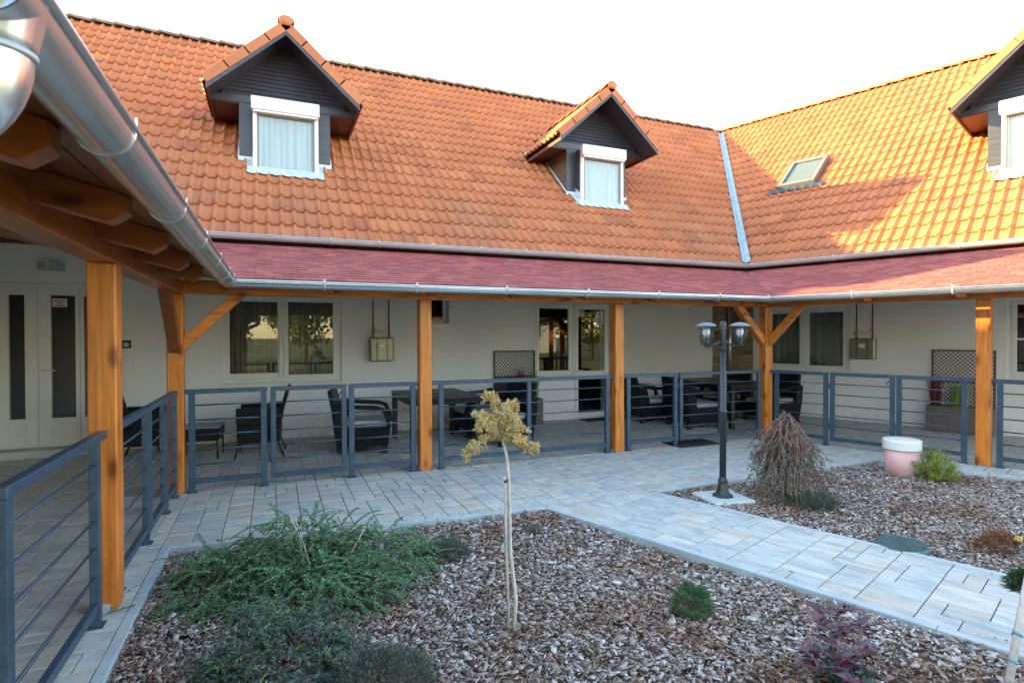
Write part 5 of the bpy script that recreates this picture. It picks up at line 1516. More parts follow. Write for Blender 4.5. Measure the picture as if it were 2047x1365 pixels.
def blades(center, n, h, spread, r, w=0.008, lean=0.25):
    V = np.zeros((n, 6, 3)); R0 = r
    for i in range(n):
        a = R0.uniform(0, 2 * math.pi); rr = R0.uniform(0, spread); x = center[0] + rr * math.cos(a) * 1.0; y = center[1] + rr * math.sin(a) * 0.5
        hh = h * R0.uniform(0.6, 1.0); b = R0.uniform(0, 2 * math.pi); l = lean * hh * R0.uniform(0.2, 1.0); lx, ly = l * math.cos(b), l * math.sin(b); wx, wy = -math.sin(b) * w, math.cos(b) * w
        V[i] = [(x - wx, y - wy, center[2]), (x + wx, y + wy, center[2]), (x + lx * .4 + wx, y + ly * .4 + wy, center[2] + hh * .6), (x + lx * .4 - wx, y + ly * .4 - wy, center[2] + hh * .6), (x + lx, y + ly, center[2] + hh), (x + lx, y + ly, center[2] + hh)]
    return V
def planter_box(frame, label, x0, x1, y0, y1, h, zt, seed, plants):
    cx = (x0 + x1) / 2; t = thing('planter', label, 'planter', frame @ T(cx, (y0 + y1) / 2)); W = (x1 - x0) / 2; D = (y1 - y0) / 2
    q = MB(); q.box(-W, W, -D, -D + .015, 0.01, h); q.box(-W, W, D - .015, D, 0.01, h); q.box(-W, -W + .015, -D + .015, D - .015, 0.01, h); q.box(W - .015, W, -D + .015, D - .015, 0.01, h)
    q.box(-W + .016, W - .016, -D + .016, D - .016, 0.02, h - 0.03)
    q.build('box', M['planter'], t)
    # trellis behind
    q = MB(); frame_ring(q, -W + 0.01, W - 0.01, h - 0.3, zt, 0.022, D + 0.002, D + 0.022); q.box(-W + 0.033, W - 0.033, D + 0.002, D + 0.022, h + 0.36, h + 0.39); tr = q.build('trellis_frame', M['trellis'], t)
    lat = MB(); s = 0.062; x_a, x_b, z_a, z_b = -W + .033, W - .033, h - .27, zt - .023
    for sg in (1, -1):
        k = -60
        for k in range(-60, 61):
            # line x = c + sg*(z - z_a)
            c = k * s * 1.0
            pts = []
            za, zb = z_a, z_b
            if sg > 0: lo = max(za, z_a + (x_a - c)); hi = min(zb, z_a + (x_b - c))
            else: lo = max(za, z_a + (c - x_b)); hi = min(zb, z_a + (c - x_a))
            if hi - lo < 0.02: continue
            p0 = Vector((c + sg * (lo - z_a), 0, lo)); p1 = Vector((c + sg * (hi - z_a), 0, hi)); dd = (p1 - p0).normalized(); nn = Vector((-dd.z, 0, dd.x)) * 0.004
            y_ = D + (0.006 if sg > 0 else 0.012)
            lat.add([(p0.x - nn.x, y_, p0.z - nn.z), (p0.x + nn.x, y_, p0.z + nn.z), (p1.x + nn.x, y_, p1.z + nn.z), (p1.x - nn.x, y_, p1.z - nn.z),
                     (p0.x - nn.x, y_ + .005, p0.z - nn.z), (p0.x + nn.x, y_ + .005, p0.z + nn.z), (p1.x + nn.x, y_ + .005, p1.z + nn.z), (p1.x - nn.x, y_ + .005, p1.z - nn.z)], [(0, 1, 2, 3), (7, 6, 5, 4), (0, 3, 7, 4), (1, 5, 6, 2)])
    o = lat.build('trellis_lattice', M['trellis'], tr)
    r_ = np.random.RandomState(seed)
    for (px_, hh, mt, n) in plants:
        V = blades((px_ - cx, -0.02, h - 0.03), n, hh, 0.07, r_)
        me = np_mesh('ornamental_grass', V, 6, [(0, 1, 2, 3), (3, 2, 4)], M[mt], r_.uniform(0, 1, n)); link('foliage', me, t)
    return t
planter_box(FM, 'taupe planter with trellis, red and green blades, left of the glass door', 3.52, 4.335, 2.50, 2.80, 0.45, 1.285, 3, [(3.68, 0.45, 'leaf_grassy', 60), (3.95, 0.62, 'leaf_redblade', 80), (4.22, 0.55, 'leaf_grassy', 110)])
planter_box(FR, 'taupe planter with trellis behind the right-hand veranda post', 1.49, 2.325, 2.50, 2.82, 0.41, 1.30, 4, [(1.60, 0.55, 'leaf_redblade', 90), (1.86, 0.42, 'leaf_grassy', 110), (2.18, 0.5, 'leaf_redblade', 70)])

# ==================================================================  GARDEN LAMP
lamp = thing('garden_lamp', 'dark double-headed garden lamp on a concrete slab in the far bed', 'lamp', T(3.955, 4.21, 0, R(-16)))
q = MB(); n_ = 24
prof = [(0.098, 0.0), (0.102, 0.012), (0.094, 0.022), (0.074, 0.032), (0.057, 0.07), (0.047, 0.115), (0.043, 0.138), (0.050, 0.148), (0.050, 0.160), (0.038, 0.170), (0.034, 0.19), (0.033, 0.2)]
for i, (r_, z_) in enumerate(prof): pass
q.lathe(prof, n=8, smooth=False); q.build('lamp_base', M['black_iron'], lamp)
q = MB(); q.lathe([(0.031, 0.2), (0.031, 0.80), (0.038, 0.808), (0.040, 0.82), (0.038, 0.832), (0.027, 0.842), (0.025, 1.44)]); q.build('lamp_post', M['black_iron'], lamp)
q = MB(); q.lathe([(0.030, 1.40), (0.032, 1.405), (0.032, 1.66), (0.026, 1.675), (0.006, 1.68)]); q.build('arm_collar', M['black_iron'], lamp)
q = MB()
for z_ in (1.425, 1.615):
    for a_ in (45, 135, 225, 315):
        c_, s_ = math.cos(R(a_)), math.sin(R(a_)); q.tube([(c_ * .03, s_ * .03, z_), (c_ * .042, s_ * .042, z_)], 0.006, 6)
q.build('collar_screw', M['brass'], lamp)
def lamp_head(dx, dy):
    q = MB(); L = math.hypot(dx, dy)
    q.tube([(dx * .1, dy * .1, 1.49), (dx * .35, dy * .35, 1.465), (dx * .7, dy * .7, 1.448), (dx, dy, 1.446)], [0.022, 0.013, 0.010, 0.014], 8); q.build('arm', M['black_iron'], lamp)
    h = MB(); h.lathe([(0.014, 1.435), (0.022, 1.45), (0.024, 1.47), (0.024, 1.525)], (dx, dy, 0), 14)
    hd_ = h.build('lamp_holder', M['black_iron'], lamp)
    h = MB(); h.lathe([(0.017, 1.526), (0.020, 1.54), (0.033, 1.565), (0.036, 1.585), (0.030, 1.608), (0.012, 1.62)], (dx, dy, 0), 16); h.build('bulb', M['bulb'], lamp)
    h = MB(); r0, r1 = 0.048, 0.076
    n = 4
    for k in range(8):
        a_ = 2 * math.pi * (k + 0.5) / 8; c_, s_ = math.cos(a_), math.sin(a_)
        h.tube([(dx + r0 * c_, dy + r0 * s_, 1.455), (dx + r1 * c_, dy + r1 * s_, 1.628)], 0.0032 if k % 2 else 0.0045, 6)
    for (rr_, z_) in ((r0, 1.455), (0.058, 1.505), (0.0635, 1.54)):
        h.tube([(dx + rr_ * math.cos(w), dy + rr_ * math.sin(w), z_) for w in [2 * math.pi * k / 24 for k in range(25)]], 0.003, 5, cap=False)
    h.build('lamp_cage', M['black_iron'], lamp)
    h = MB(); h.lathe([(r0 - .003, 1.457), (r1 - .004, 1.627)], (dx, dy, 0), 24); h.f = h.f[:-2]; h.sm = h.sm[:-2]; h.build('lamp_shade_glass', M['lamp_glass'], lamp)
    h = MB(); h.lathe([(0.088, 1.628), (0.094, 1.634), (0.088, 1.646), (0.060, 1.660), (0.025, 1.668), (0.002, 1.670)], (dx, dy, 0), 26); h.build('lamp_roof', simple('lamp_cap_grey', (0.16, 0.19, 0.22), 0.4), lamp)
lamp_head(-0.150, 0.035); lamp_head(0.150, -0.035)
q = MB(); q.box(-0.21, 0.21, -0.21, 0.21, -0.09, 0.010); q.build('concrete_slab', M['concrete'], lamp, bevel=0.012).rotation_euler = (0, 0, R(8))

# ==================================================================  PIPE, LID
t = thing('pipe_stub', 'pink plastic pipe with white cap beside the small pine', 'pipe', T(6.62, 4.24))
q = MB(); q.lathe([(0.172, -0.08), (0.172, 0.27)], n=40); q.build('pipe', M['pink'], t)
q = MB(); q.lathe([(0.186, 0.245), (0.1895, 0.246), (0.1895, 0.250), (0.1895, 0.335), (0.1890, 0.345), (0.185, 0.352), (0.178, 0.356), (0.170, 0.3575), (0.10, 0.364), (0.02, 0.366)], n=40); q.build('cap', M['pvc'], t)
t = thing('manhole_lid', 'round ribbed green-grey lid on the bark beside the path', 'lid', T(4.265, 2.73, 0, R(20)))
q = MB(); q.lathe([(0.165, -0.05), (0.170, 0.0), (0.165, 0.008), (0.02, 0.010)], n=36); q.build('lid', M['lid_green'], t)
q = MB()
for i in range(-6, 7):
    x_ = i * 0.024; l_ = math.sqrt(max(0, 0.155 ** 2 - x_ * x_)); q.box(x_ - .006, x_ + .006, -l_, l_, 0.0095, 0.020)
q.build('lid_rib', M['lid_green'], t)

# ==================================================================  PLANTS
def leaves(name, P, Dr, Up, size, m, rnd, parent, asp=0.45, fold=0.25, tri=False):
    """P (n,3) bases, Dr (n,3) directions, Up (n,3) normals; each leaf a folded rhombus"""
    Dr = Dr / np.linalg.norm(Dr, axis=1)[:, None]
    S = np.cross(Dr, Up); S /= (np.linalg.norm(S, axis=1)[:, None] + 1e-9)
    U = np.cross(S, Dr)
    L = size[:, None]
    a = P; b = P + Dr * L * 0.45 + S * L * asp / 2 + U * L * fold * 0.3; c = P + Dr * L; d = P + Dr * L * 0.45 - S * L * asp / 2 + U * L * fold * 0.3
    V = np.stack([a, b, c, d], 1)
    me = np_mesh(name, V, 4, [(0, 1, 2), (0, 2, 3)], m, rnd)
    return link(name, me, parent)
def rv(r, n):
    v = r.normal(0, 1, (n, 3)); return v / np.linalg.norm(v, axis=1)[:, None]
def sprays(r, n_st, centre, ext, hmax, length, arch, leaf_step, leaf_size, flat=0.5):
    """arching stems with paired leaves; returns leaf arrays and stem paths"""
    P = []; D = []; U = []; S = []; st = []
    for i in range(n_st):
        a = r.uniform(0, 2 * math.pi); rr = math.sqrt(r.uniform(0, 1))
        bx = centre[0] + ext[0] * rr * math.cos(a); by = centre[1] + ext[1] * rr * math.sin(a)
        hloc = hmax * (1 - 0.75 * rr ** 2)
        bz = centre[2] + hloc * r.uniform(0.15, 0.85)
        oa = a + r.normal(0, 0.8)
        L = length * r.uniform(0.5, 1.15); k = int(L / leaf_step)
        el = r.uniform(-0.2, 0.75); p = np.array([bx, by, bz]); az = oa; path_ = [p.copy()]
        for j in range(k):
            el -= arch / k; az += r.normal(0, 0.05)
            d = np.array([math.cos(az) * math.cos(el), math.sin(az) * math.cos(el), math.sin(el)])
            p = p + d * leaf_step
            if p[2] < centre[2] + 0.01: p[2] = centre[2] + 0.01
            if j % 4 == 0: path_.append(p.copy())
            side = np.array([-math.sin(az), math.cos(az), 0.0])
            for s in (-1, 1):
                P.append(p.copy()); D.append(side * s + d * 0.45 + np.array([0, 0, r.uniform(-0.1, 0.35)])); U.append(np.array([0, 0, 1.0]) + r.normal(0, 0.35, 3)); S.append(leaf_size * r.uniform(0.7, 1.2) * (1 - 0.5 * j / k))
        st.append(path_)
    return np.array(P), np.array(D), np.array(U), np.array(S), st
def stem_mesh(name, paths, r0, m, parent, n=4):
    mb = MB()
    for p in paths:
        k = len(p)
        if k < 2: continue
        mb.tube([Vector(x) for x in p], [r0 * (1 - 0.6 * i / (k - 1)) for i in range(k)], n, cap=False)
    return mb.build(name, m, parent)
r = np.random.RandomState(5)
# large cotoneaster
t = thing('spreading_shrub', 'large spreading dark green shrub with fine paired leaves, left in the near bed', 'shrub', T(0.15, 3.95, 0))
Ps = []
for (c, e, h, n_) in (((0.0, 0.05, -0.02), (0.42, 0.38, 0), 0.47, 380), ((-0.40, 0.0, -0.02), (0.32, 0.38, 0), 0.27, 190), ((0.45, -0.02, -0.02), (0.42, 0.36, 0), 0.32, 260), ((0.05, -0.42, -0.02), (0.48, 0.26, 0), 0.25, 210)):
    Ps.append(sprays(r, n_, c, e, h, 0.27, 1.0, 0.0105, 0.023))
P = np.concatenate([p[0] for p in Ps]); D_ = np.concatenate([p[1] for p in Ps]); U_ = np.concatenate([p[2] for p in Ps]); S_ = np.concatenate([p[3] for p in Ps])
rn_ = np.clip(r.normal(0.45, 0.25, len(P)), 0, 0.95); k = (r.uniform(0, 1, len(P)) < 0.012); rn_[k] = 0.98
leaves('foliage', P, D_, U_, S_, M['leaf_green'], rn_, t, 0.55)
stem_mesh('branches', [q_ for p in Ps for q_ in p[4]], 0.0028, M['twig'], t)
# a few pale older stems
stem_mesh('old_stem', [[(0.02, -0.1, 0.0), (0.0, 0.05, 0.22), (-0.06, 0.2, 0.34)], [(0.05, -0.15, 0.1), (0.0, 0.0, 0.27), (-0.03, 0.14, 0.33)], [(0.3, -0.1, 0.1), (0.42, -0.02, 0.26)]], 0.006, M['stem'], t, 6)
# long free shoots standing out of it
fr = []
Pf = []; Df = []; Uf = []; Sf = []
for (x0_, y0_, z0_, az, L_, e0) in ((-0.05, 0.25, 0.25, R(165), 0.42, 0.25), (-0.55, 0.3, 0.05, R(120), 0.25, 1.1), (0.1, 0.2, 0.28, R(80), 0.26, 0.7), (0.28, 0.2, 0.2, R(50), 0.26, 0.75), (0.35, 0.2, 0.18, R(30), 0.28, 0.7), (-0.12, 0.2, 0.28, R(110), 0.24, 0.9), (-0.5, -0.25, 0.03, R(170), 0.16, 0.1)):
    p = np.array([x0_, y0_, z0_]); el = e0; pa = [p.copy()]; kk = int(L_ / 0.009)
    for j in range(kk):
        el -= 0.9 / kk; d = np.array([math.cos(az) * math.cos(el), math.sin(az) * math.cos(el), math.sin(el)]); p = p + d * 0.009
        if j % 3 == 0: pa.append(p.copy())
        sd = np.array([-math.sin(az), math.cos(az), 0])
        for s in (-1, 1): Pf.append(p.copy()); Df.append(sd * s + d * .4 + np.array([0, 0, .2])); Uf.append(np.array([0, 0, 1.]) + r.normal(0, .3, 3)); Sf.append(0.022 * r.uniform(.8, 1.2))
    fr.append(pa)
leaves('shoot_leaf', np.array(Pf), np.array(Df), np.array(Uf), np.array(Sf), M['leaf_green'], r.uniform(0, .8, len(Pf)), t, 0.55); stem_mesh('shoot', fr, 0.0028, M['twig'], t)

def bush(name, label, x, y, z, ext, h, n, size, m, seed, asp=0.35, up=0.6, rnd=(0, 1), stems=24, cat='shrub', clump=0.05, nclump=60, shell=0.6):
    r = np.random.RandomState(seed)
    t = thing(name, label, cat, T(x, y, z))
    cl = rv(r, nclump); cl[:, 2] = np.abs(cl[:, 2]); rad = r.uniform(shell, 1.0, nclump) ** 0.7
    C = cl * rad[:, None] * np.array([ext[0], ext[1], h]); C[:, 2] *= r.uniform(0.75, 1.1, nclump)
    idx = r.randint(0, nclump, n)
    off = rv(r, n) * (r.uniform(0, 1, n) ** 0.5)[:, None] * clump
    P = C[idx] + off; P[:, 2] = np.maximum(P[:, 2], 0.003)
    D = off / clump + cl[idx] * 0.7 + np.array([0, 0, up]) + r.normal(0, 0.3, (n, 3))
    rn_ = np.clip(r.uniform(rnd[0], rnd[1], n) * 0.6 + 0.4 * r.uniform(rnd[0], rnd[1], nclump)[idx], 0, 1)
    leaves('foliage', P, D, rv(r, n) * 0.6 + np.array([0, 0, 0.8]), size * r.uniform(0.6, 1.2, n), m, rn_, t, asp)
    stem_mesh('branches', [[(0, 0, 0), tuple(C[i] * 0.5 + np.array([0, 0, 0.02])), tuple(C[i])] for i in range(min(stems, nclump))], 0.004 * max(0.5, h / 0.25), M['twig'], t)
    return t
t = thing('leafy_shrub', 'low glossy deep green shrub at the bottom edge, in front of the spreading shrub', 'shrub', T(0.02, 2.82, -0.03))
r = np.random.RandomState(71)
P, D_, U_, S_, st_l = sprays(r, 150, (0, 0, 0), (0.33, 0.27, 0), 0.24, 0.24, 0.9, 0.013, 0.034)
P2, D2, U2, S2, st2 = sprays(r, 60, (0.02, 0.22, 0), (0.25, 0.2, 0), 0.30, 0.22, 0.6, 0.013, 0.030)
P = np.concatenate([P, P2]); D_ = np.concatenate([D_, D2]); U_ = np.concatenate([U_, U2]); S_ = np.concatenate([S_, S2])
leaves('foliage', P, D_ + r.normal(0, 0.25, D_.shape), U_, S_, M['leaf_deep'], np.clip(r.normal(0.5, 0.25, len(P)), 0, 1), t, 0.42)
stem_mesh('branches', st_l + st2, 0.003, M['twig'], t)
bush('heather', 'grey-green feathery heather at the bottom edge, right of the glossy shrub', 0.42, 2.56, -0.03, (0.26, 0.18), 0.16, 13000, 0.018, M['leaf_grey'], 72, 0.22, 0.9, nclump=110, clump=0.045)
bush('heather', 'small grey-green heather tuft right of the spreading shrub', 1.13, 3.93, -0.03, (0.17, 0.12), 0.12, 5000, 0.018, M['leaf_grey'], 73, 0.22, 0.9, nclump=60, clump=0.04)
bush('heather', 'tiny dark heather tuft near the corner of the near bed, right of the gold conifer', 1.90, 4.10, -0.03, (0.08, 0.06), 0.07, 1200, 0.012, M['leaf_grey'], 74, 0.22, 0.9, nclump=30, clump=0.03)
bush('heather', 'thin grey-green sprig beside the big green shrub at its right foot', 0.55, 3.35, -0.03, (0.16, 0.06), 0.06, 900, 0.014, M['leaf_grey'], 79, 0.25, 0.6, nclump=26, clump=0.03)
bush('dwarf_spruce', 'small round dwarf spruce alone on the bark in the near bed', 2.20, 2.58, -0.03, (0.112, 0.102), 0.155, 9000, 0.016, M['leaf_spruce'], 75, 0.26, 0.6, nclump=130, clump=0.02, shell=0.75)
bush('dry_shrub', 'low dried red-brown shrub with yellow flowers at the right', 4.88, 2.46, -0.03, (0.20, 0.11), 0.12, 2600, 0.019, M['leaf_dry'], 76, 0.35, 0.5, nclump=44, clump=0.04)
fl_ = MB()
for i in range(10):
    a_ = i * 2.4; x_, y_ = 0.02 * (i % 3) , 0.012 * (i % 4)
    fl_.lathe([(0.001, 0), (0.010, 0.003), (0.007, 0.010), (0.001, 0.012)], (0.11 + x_, -0.07 - y_, 0.075 + 0.006 * (i % 3)), 7)
ds = [o for o in bpy.data.objects if o.name.startswith('dry_shrub')][0]
fl_.build('flowers', M['flower'], ds)
# small mountain pine beside the pipe: candles of needles
def pine_bush(name, label, x, y, z, rad, h, n_c, m, seed, nl=0.05, cat='shrub', flatn=1.0):
    r = np.random.RandomState(seed); t = thing(name, label, cat, T(x, y, z)); P = []; D = []; st = []
    for i in range(n_c):
        a = r.uniform(0, 2 * math.pi); e = math.asin(r.uniform(0.05, 1.0)); d = np.array([math.cos(a) * math.cos(e), math.sin(a) * math.cos(e), math.sin(e)])
        tip = d * np.array([rad, rad, h]) * r.uniform(0.75, 1.0); L = rad * 0.5; base = tip * 0.45
        st.append([(0, 0, 0.01), tuple(base), tuple(tip)])
        ax = (tip - base); ax /= np.linalg.norm(ax); ax = ax * 0.8 + np.array([0, 0, 0.4]); ax /= np.linalg.norm(ax)
        for j in range(70):
            s = r.uniform(0, 1); p = tip - ax * L * (1 - s); q_ = rv(r, 1)[0]; q_ -= ax * (q_ @ ax); q_ /= np.linalg.norm(q_) + 1e-9
            P.append(p); D.append(ax * 0.9 + q_)
    n = len(P)
    leaves('needles', np.array(P), np.array(D), rv(r, n), nl * r.uniform(0.7, 1.1, n), m, np.clip(r.normal(0.45, 0.25, n), 0, 1), t, 0.09, 0)
    stem_mesh('branches', st, 0.006, M['twig'], t, 5)
    return t
pine_bush('dwarf_pine', 'small yellow-green mountain pine beside the pink pipe', 6.70, 3.95, -0.03, 0.25, 0.34, 75, M['leaf_pine'], 77, 0.05)
t = pine_bush('standard_pine', 'pine tuft on a leaning grey stake at the right edge, in front of the path', 3.375, 1.535, 0.30, 0.105, 0.13, 40, M['leaf_pine2'], 78, 0.05)
t2 = MB(); t2.tube([(-0.36, -0.07, -0.34), (-0.17, -0.03, -0.04), (0.0, 0.0, 0.24)], [0.017, 0.015, 0.013], 10); t2.build('stake', M['stake'], t)
t2 = MB(); t2.tube([(0.02, 0.01, -0.33), (0.01, 0.0, 0.02)], [0.012, 0.009], 8); t2.build('trunk', M['stem'], t)
for zz in (-0.235, -0.13):
    u = (zz + 0.34) / 0.30; t2 = MB(); t2.tube([(-0.36 + 0.19 * u - .0, -0.07 + 0.04 * u, zz - 0.006), (-0.36 + 0.19 * u + .006, -0.07 + 0.04 * u, zz + 0.006)], 0.021, 10); t2.build('tie', simple('teal_tie', (0.08, 0.30, 0.36), 0.5), t)

# a broken sprig lying on the paving
t = thing('fallen_sprig', 'broken green sprig lying on the kerb paving beside the near veranda post', 'sprig', T(-0.80, 3.78, 0.012, R(25)))
r = np.random.RandomState(40); P = []; D = []; U = []; S = []
for j in range(26):
    for s_ in (-1, 1): P.append((0.005 * j - 0.065, 0.004 * math.sin(j * .5), 0.004)); D.append((0.4, s_, r.uniform(0, 0.5))); U.append((r.normal(0, .2), r.normal(0, .2), 1)); S.append(r.uniform(0.012, 0.02))
leaves('foliage', np.array(P, float), np.array(D, float), np.array(U, float), np.array(S), M['leaf_green'], r.uniform(0, 0.8, len(P)), t, 0.5)
stem_mesh('stem', [[(-0.07, 0, 0.003), (0.0, 0.004, 0.004), (0.065, 0, 0.004)]], 0.002, M['twig'], t)

# gold conifer on a bare stem
t = thing('conifer', 'small gold conifer on a bare staked stem in the near bed', 'tree', T(1.16, 2.76, -0.02))
q = MB(); q.tube([(0.004, 0, 0), (0.020, 0.005, 0.16), (0.010, 0.0, 0.24), (-0.012, 0, 0.42), (-0.016, 0, 0.62), (-0.020, 0, 0.80), (-0.032, 0, 0.93), (-0.055, 0, 1.02), (-0.085, 0, 1.08)], [0.0125, 0.0115, 0.011, 0.010, 0.0095, 0.009, 0.009, 0.009, 0.008], 10)
q.build('trunk', M['stem'], t)
q = MB(); q.tube([(-0.018, 0.012, 0), (-0.030, 0.012, 0.45), (-0.040, 0.008, 0.83)], [0.0095, 0.009, 0.0085], 10); q.build('stake', M['stake'], t)
q = MB(); q.tube([(-0.045, 0.008, 0.80), (-0.018, 0.0, 0.81)], 0.010, 8); q.build('tie', M['trellis'], t)
r = np.random.RandomState(9)
br = [[(-0.065, 0, 1.05), (-0.12, -0.02, 1.06), (-0.18, -0.03, 1.03), (-0.235, -0.03, 0.985), (-0.25, -0.02, 0.96)],
      [(-0.07, 0, 1.05), (-0.03, -0.02, 1.06), (0.03, -0.03, 1.02), (0.08, -0.03, 0.985), (0.125, -0.03, 0.965)],
      [(-0.075, 0, 1.07), (-0.05, 0.02, 1.12), (0.0, 0.03, 1.13), (0.04, 0.02, 1.10)],
      [(-0.08, 0, 1.08), (-0.08, 0.0, 1.14), (-0.05, 0, 1.19), (-0.01, 0, 1.20), (0.02, 0, 1.19)],
      [(-0.085, 0, 1.09), (-0.09, 0.01, 1.15), (-0.085, 0.02, 1.21), (-0.10, 0.02, 1.245), (-0.13, 0.02, 1.25)],
      [(-0.085, 0, 1.10), (-0.13, 0.0, 1.13), (-0.17, -0.01, 1.15), (-0.205, -0.02, 1.16)],
      [(-0.08, 0, 1.09), (-0.14, -0.04, 1.11), (-0.18, -0.05, 1.12), (-0.205, -0.05, 1.10)],
      [(-0.07, 0, 1.05), (-0.04, -0.05, 1.05), (-0.02, -0.10, 1.03)], [(-0.07, 0, 1.05), (-0.06, 0.08, 1.06), (-0.04, 0.13, 1.03)],
      [(-0.075, 0, 1.08), (-0.02, -0.06, 1.10), (0.03, -0.08, 1.09)], [(-0.08, 0, 1.10), (-0.06, 0.06, 1.13), (-0.02, 0.10, 1.14)],
      [(-0.07, 0, 1.04), (-0.01, 0.02, 1.02), (0.05, 0.03, 1.01), (0.09, 0.03, 0.99)], [(-0.085, 0, 1.10), (-0.06, -0.03, 1.17), (-0.03, -0.05, 1.16)]]
P = []; D = []; S = []
tw = []
for b_ in br:
    b_ = [np.array(x) for x in b_]
    for i in range(len(b_) - 1):
        for j in range(18):
            u = r.uniform(0, 1); p = b_[i] * (1 - u) + b_[i + 1] * u; ax = b_[i + 1] - b_[i]; ax /= np.linalg.norm(ax)
            dq = rv(r, 1)[0] + ax * 0.7 + np.array([0, 0, 0.25]); dq /= np.linalg.norm(dq); L = r.uniform(0.012, 0.042); tw.append([tuple(p), tuple(p + dq * L)])
            for k_ in range(30):
                v_ = r.uniform(0.2, 1); pp = p + dq * L * v_; nn = rv(r, 1)[0]
                P.append(pp); D.append(dq * 0.8 + nn); S.append(r.uniform(0.011, 0.022))
n = len(P)
leaves('foliage', np.array(P), np.array(D), rv(r, n), np.array(S), M['leaf_gold'], np.clip(r.beta(2, 1.6, n), 0, 1), t, 0.30, 0)
stem_mesh('branches', [[tuple(x) for x in b_] for b_ in br] + tw, 0.005, M['stem'], t, 5)

# weeping shrub behind the lamp
t = thing('weeping_shrub', 'weeping shrub with hanging grey-red twigs behind the lamp', 'shrub', T(4.56, 4.02, -0.03))
q = MB(); q.tube([(0, 0, 0), (0.01, 0.0, 0.35), (0.0, 0.0, 0.74)], [0.012, 0.010, 0.008], 8); q.build('trunk', M['twig'], t)
r = np.random.RandomState(14); st = []; P = []; D = []; U = []; S = []; RN_ = []
for i in range(230):
    a = r.uniform(0, 2 * math.pi); out = r.uniform(0.08, 0.42) * (1.0 + 0.15 * math.cos(a - R(-10))); top = r.uniform(0.60, 0.85) - out * 0.35
    zend = max(0.0, r.uniform(-0.05, 0.35)) if r.uniform() < 0.7 else r.uniform(0.3, 0.6)
    pa = []
    for j in range(15):
        u = j / 14
        rr_ = out * (0.25 * (1 - (1 - u) ** 3) + 0.75 * u ** 0.9) * (0.85 + 0.35 * u); z_ = top + 0.05 * math.sin(math.pi * min(1, u * 2)) - (top - zend) * max(0, (u - 0.12)) ** 1.3 / 0.85
        aa = a + 0.4 * math.sin(u * 3 + i)
        pa.append((rr_ * math.cos(aa), rr_ * math.sin(aa) * 0.85, max(0.005, z_) + r.normal(0, 0.003)))
    st.append(pa)
    for j in range(14):
        if r.uniform() < 0.25: continue
        p0 = np.array(pa[j]); p1 = np.array(pa[j + 1])
        for k_ in range(9):
            p = p0 + (p1 - p0) * r.uniform(); P.append(p + r.normal(0, 0.006, 3)); D.append(rv(r, 1)[0] + np.array([0, 0, -0.5])); U.append(rv(r, 1)[0]); S.append(r.uniform(0.014, 0.030))
            RN_.append(np.clip(r.normal(0.12 + 0.62 * (p[2] / 0.8), 0.22), 0, 1))
leaves('foliage', np.array(P), np.array(D), np.array(U), np.array(S), M['leaf_weep'], np.array(RN_), t, 0.42)
stem_mesh('branches', st, 0.0042, simple('grey_pink_twig', (0.30, 0.18, 0.15), 0.8), t, 4)
bush('ground_cover', 'low green mat spreading at the foot of the weeping shrub', 4.60, 3.76, -0.03, (0.36, 0.24), 0.10, 5000, 0.017, M['leaf_weep'], 81, 0.4, 0.6, rnd=(0.0, 0.6), nclump=110, clump=0.05, shell=0.3)
# mahonia: compound leaves
t = thing('mahonia', 'purple mahonia with holly-like leaves at the bottom edge', 'shrub', T(2.36, 1.79, -0.05))
r = np.random.RandomState(17); st = []; P = []; D = []; U = []; S = []; C_ = []
stems_ = [((0, 0, 0), (-0.03, 0.01, 0.20), (-0.045, 0.015, 0.36)), ((0, 0, 0), (0.05, -0.02, 0.12), (0.09, -0.03, 0.20)), ((0, 0, 0), (-0.06, 0.0, 0.08), (-0.12, 0.0, 0.13)), ((0, 0, 0), (0.07, 0.03, 0.06), (0.11, 0.02, 0.09)), ((0, 0, 0), (-0.03, -0.08, 0.08), (-0.05, -0.13, 0.12))]
for si, s_ in enumerate(stems_):
    s_ = [np.array(x, float) for x in s_]; st.append([tuple(x) for x in s_])
    nrach = 11 if si == 0 else 6
    for i in range(nrach):
        u = 0.25 + 0.75 * i / (nrach - 1); b = s_[0] * (1 - u) ** 2 + 2 * s_[1] * u * (1 - u) + s_[2] * u * u
        a = i * 2.4 + si; L = r.uniform(0.07, 0.12) * (0.75 if si == 0 else 1); dr = np.array([math.cos(a), math.sin(a), r.uniform(0.0, 0.5)]); st.append([tuple(b), tuple(b + dr * L)])
        side = np.array([-math.sin(a), math.cos(a), 0])
        for j in range(3):
            pj = b + dr * L * (0.4 + 0.27 * j)
            for sg in (-1, 1): P.append(pj); D.append(side * sg + dr * 0.4 + np.array([0, 0, 0.1])); U.append(np.array([0, 0, 1.]) + r.normal(0, .25, 3)); S.append(r.uniform(0.045, 0.066)); C_.append(np.clip(r.uniform(0.1, 1), 0, 1))
        P.append(b + dr * L); D.append(dr); U.append(np.array([0, 0, 1.])); S.append(0.064); C_.append(r.uniform(0.2, 1))
P = np.array(P); low = P[:, 2] < 0.10
leaves('foliage', P[~low], np.array(D)[~low], np.array(U)[~low], np.array(S)[~low], M['leaf_purple'], np.array(C_)[~low], t, 0.62, 0.35)
leaves('low_foliage', P[low], np.array(D)[low], np.array(U)[low], np.array(S)[low], M['leaf_deep'], np.array(C_)[low] * 0.8, t, 0.6, 0.35)
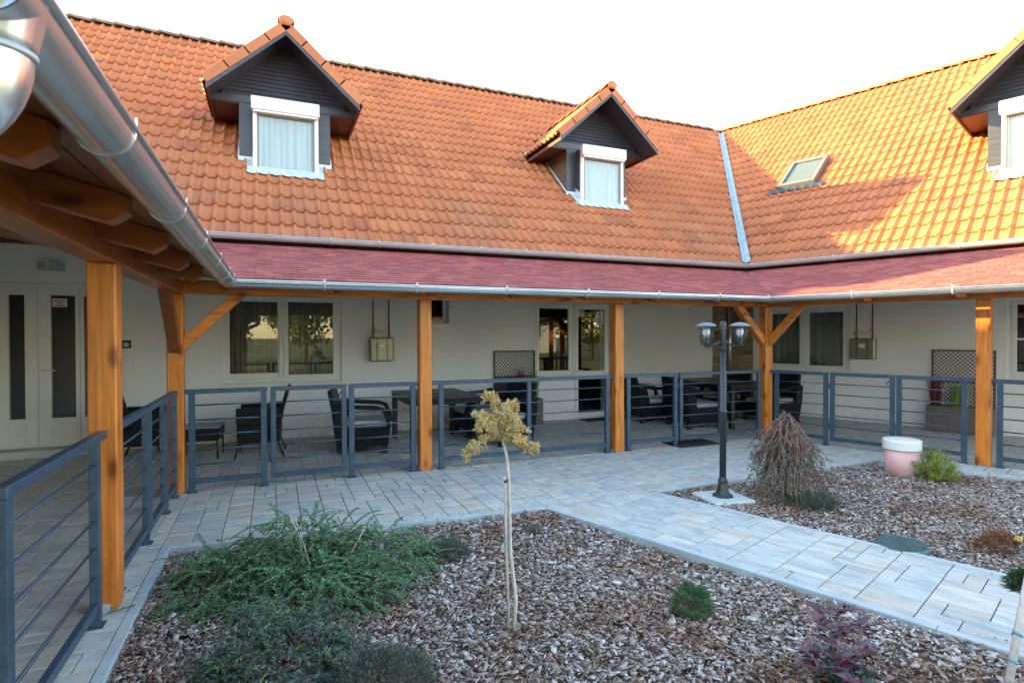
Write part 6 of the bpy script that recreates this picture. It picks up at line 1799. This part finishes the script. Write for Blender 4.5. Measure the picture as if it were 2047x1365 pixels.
stem_mesh('stems', st, 0.005, M['twig'], t, 5)

# fallen and loose bits on the bark: a few larger slabs of bark and pebbles near the conifer
for i, (x_, y_, s_) in enumerate(((1.18, 2.66, 0.03), (1.05, 2.42, 0.05), (0.98, 3.3, 0.035))):
    pass

# ==================================================================  BEHIND THE CAMERA (seen in the panes)
def garden_tree(label, x, y, h, rad, m, seed):
    t = thing('garden_tree', label, 'tree', T(x, y, -0.1), 'trees behind the viewer')
    q = MB(); q.tube([(0, 0, 0), (0.05, 0, h * .35), (0, 0.05, h * .8)], [0.16, 0.12, 0.05], 8); q.build('trunk', M['twig'], t)
    r = np.random.RandomState(seed); nC = 60; cl = rv(r, nC); C = cl * r.uniform(.4, 1, nC)[:, None] * np.array([rad, rad, h * .42]) + np.array([0, 0, h * .50])
    n = 11000; idx = r.randint(0, nC, n); P = C[idx] + r.normal(0, .28, (n, 3)); leaves('crown', P, rv(r, n), rv(r, n), r.uniform(.12, .24, n), m, np.clip(r.uniform(0, 1, n), 0, 1), t, .7)
garden_tree('yellow-green tree reflected in the wide window', 1.6, -15, 7.5, 3.0, M['treeleaf'], 91)
garden_tree('dark evergreen tree reflected in the wide window', 5.5, -17, 9.5, 3.0, M['leaf_deep'], 92)
garden_tree('dark conifer reflected in the left pane of the wide window', -2.5, -17, 8, 2.2, M['leaf_deep'], 95)
garden_tree('broad tree reflected in the terrace window', 14.5, -16, 8, 3.2, M['leaf_deep'], 96)
garden_tree('pale tree reflected in the terrace door', 20, -15, 7.5, 3.2, M['treeleaf'], 93)
garden_tree('tall tree far behind the viewer', -7, -20, 9, 2.8, M['treeleaf'], 94)
t = thing('neighbour_house', 'pale house behind the viewer, reflected in the glass', 'house', T(16, -34, -0.1))
q = MB(); q.box(-9, 9, -4, 4, 0, 3.2); q.build('wall', M['wall'], t)
q = MB(); q.prism([(-9.6, -4.6, 3.1), (-9.6, 4.6, 3.1), (-9.6, 0, 6.4)], (19.2, 0, 0)); q.build('roof', M['shingle'], t)
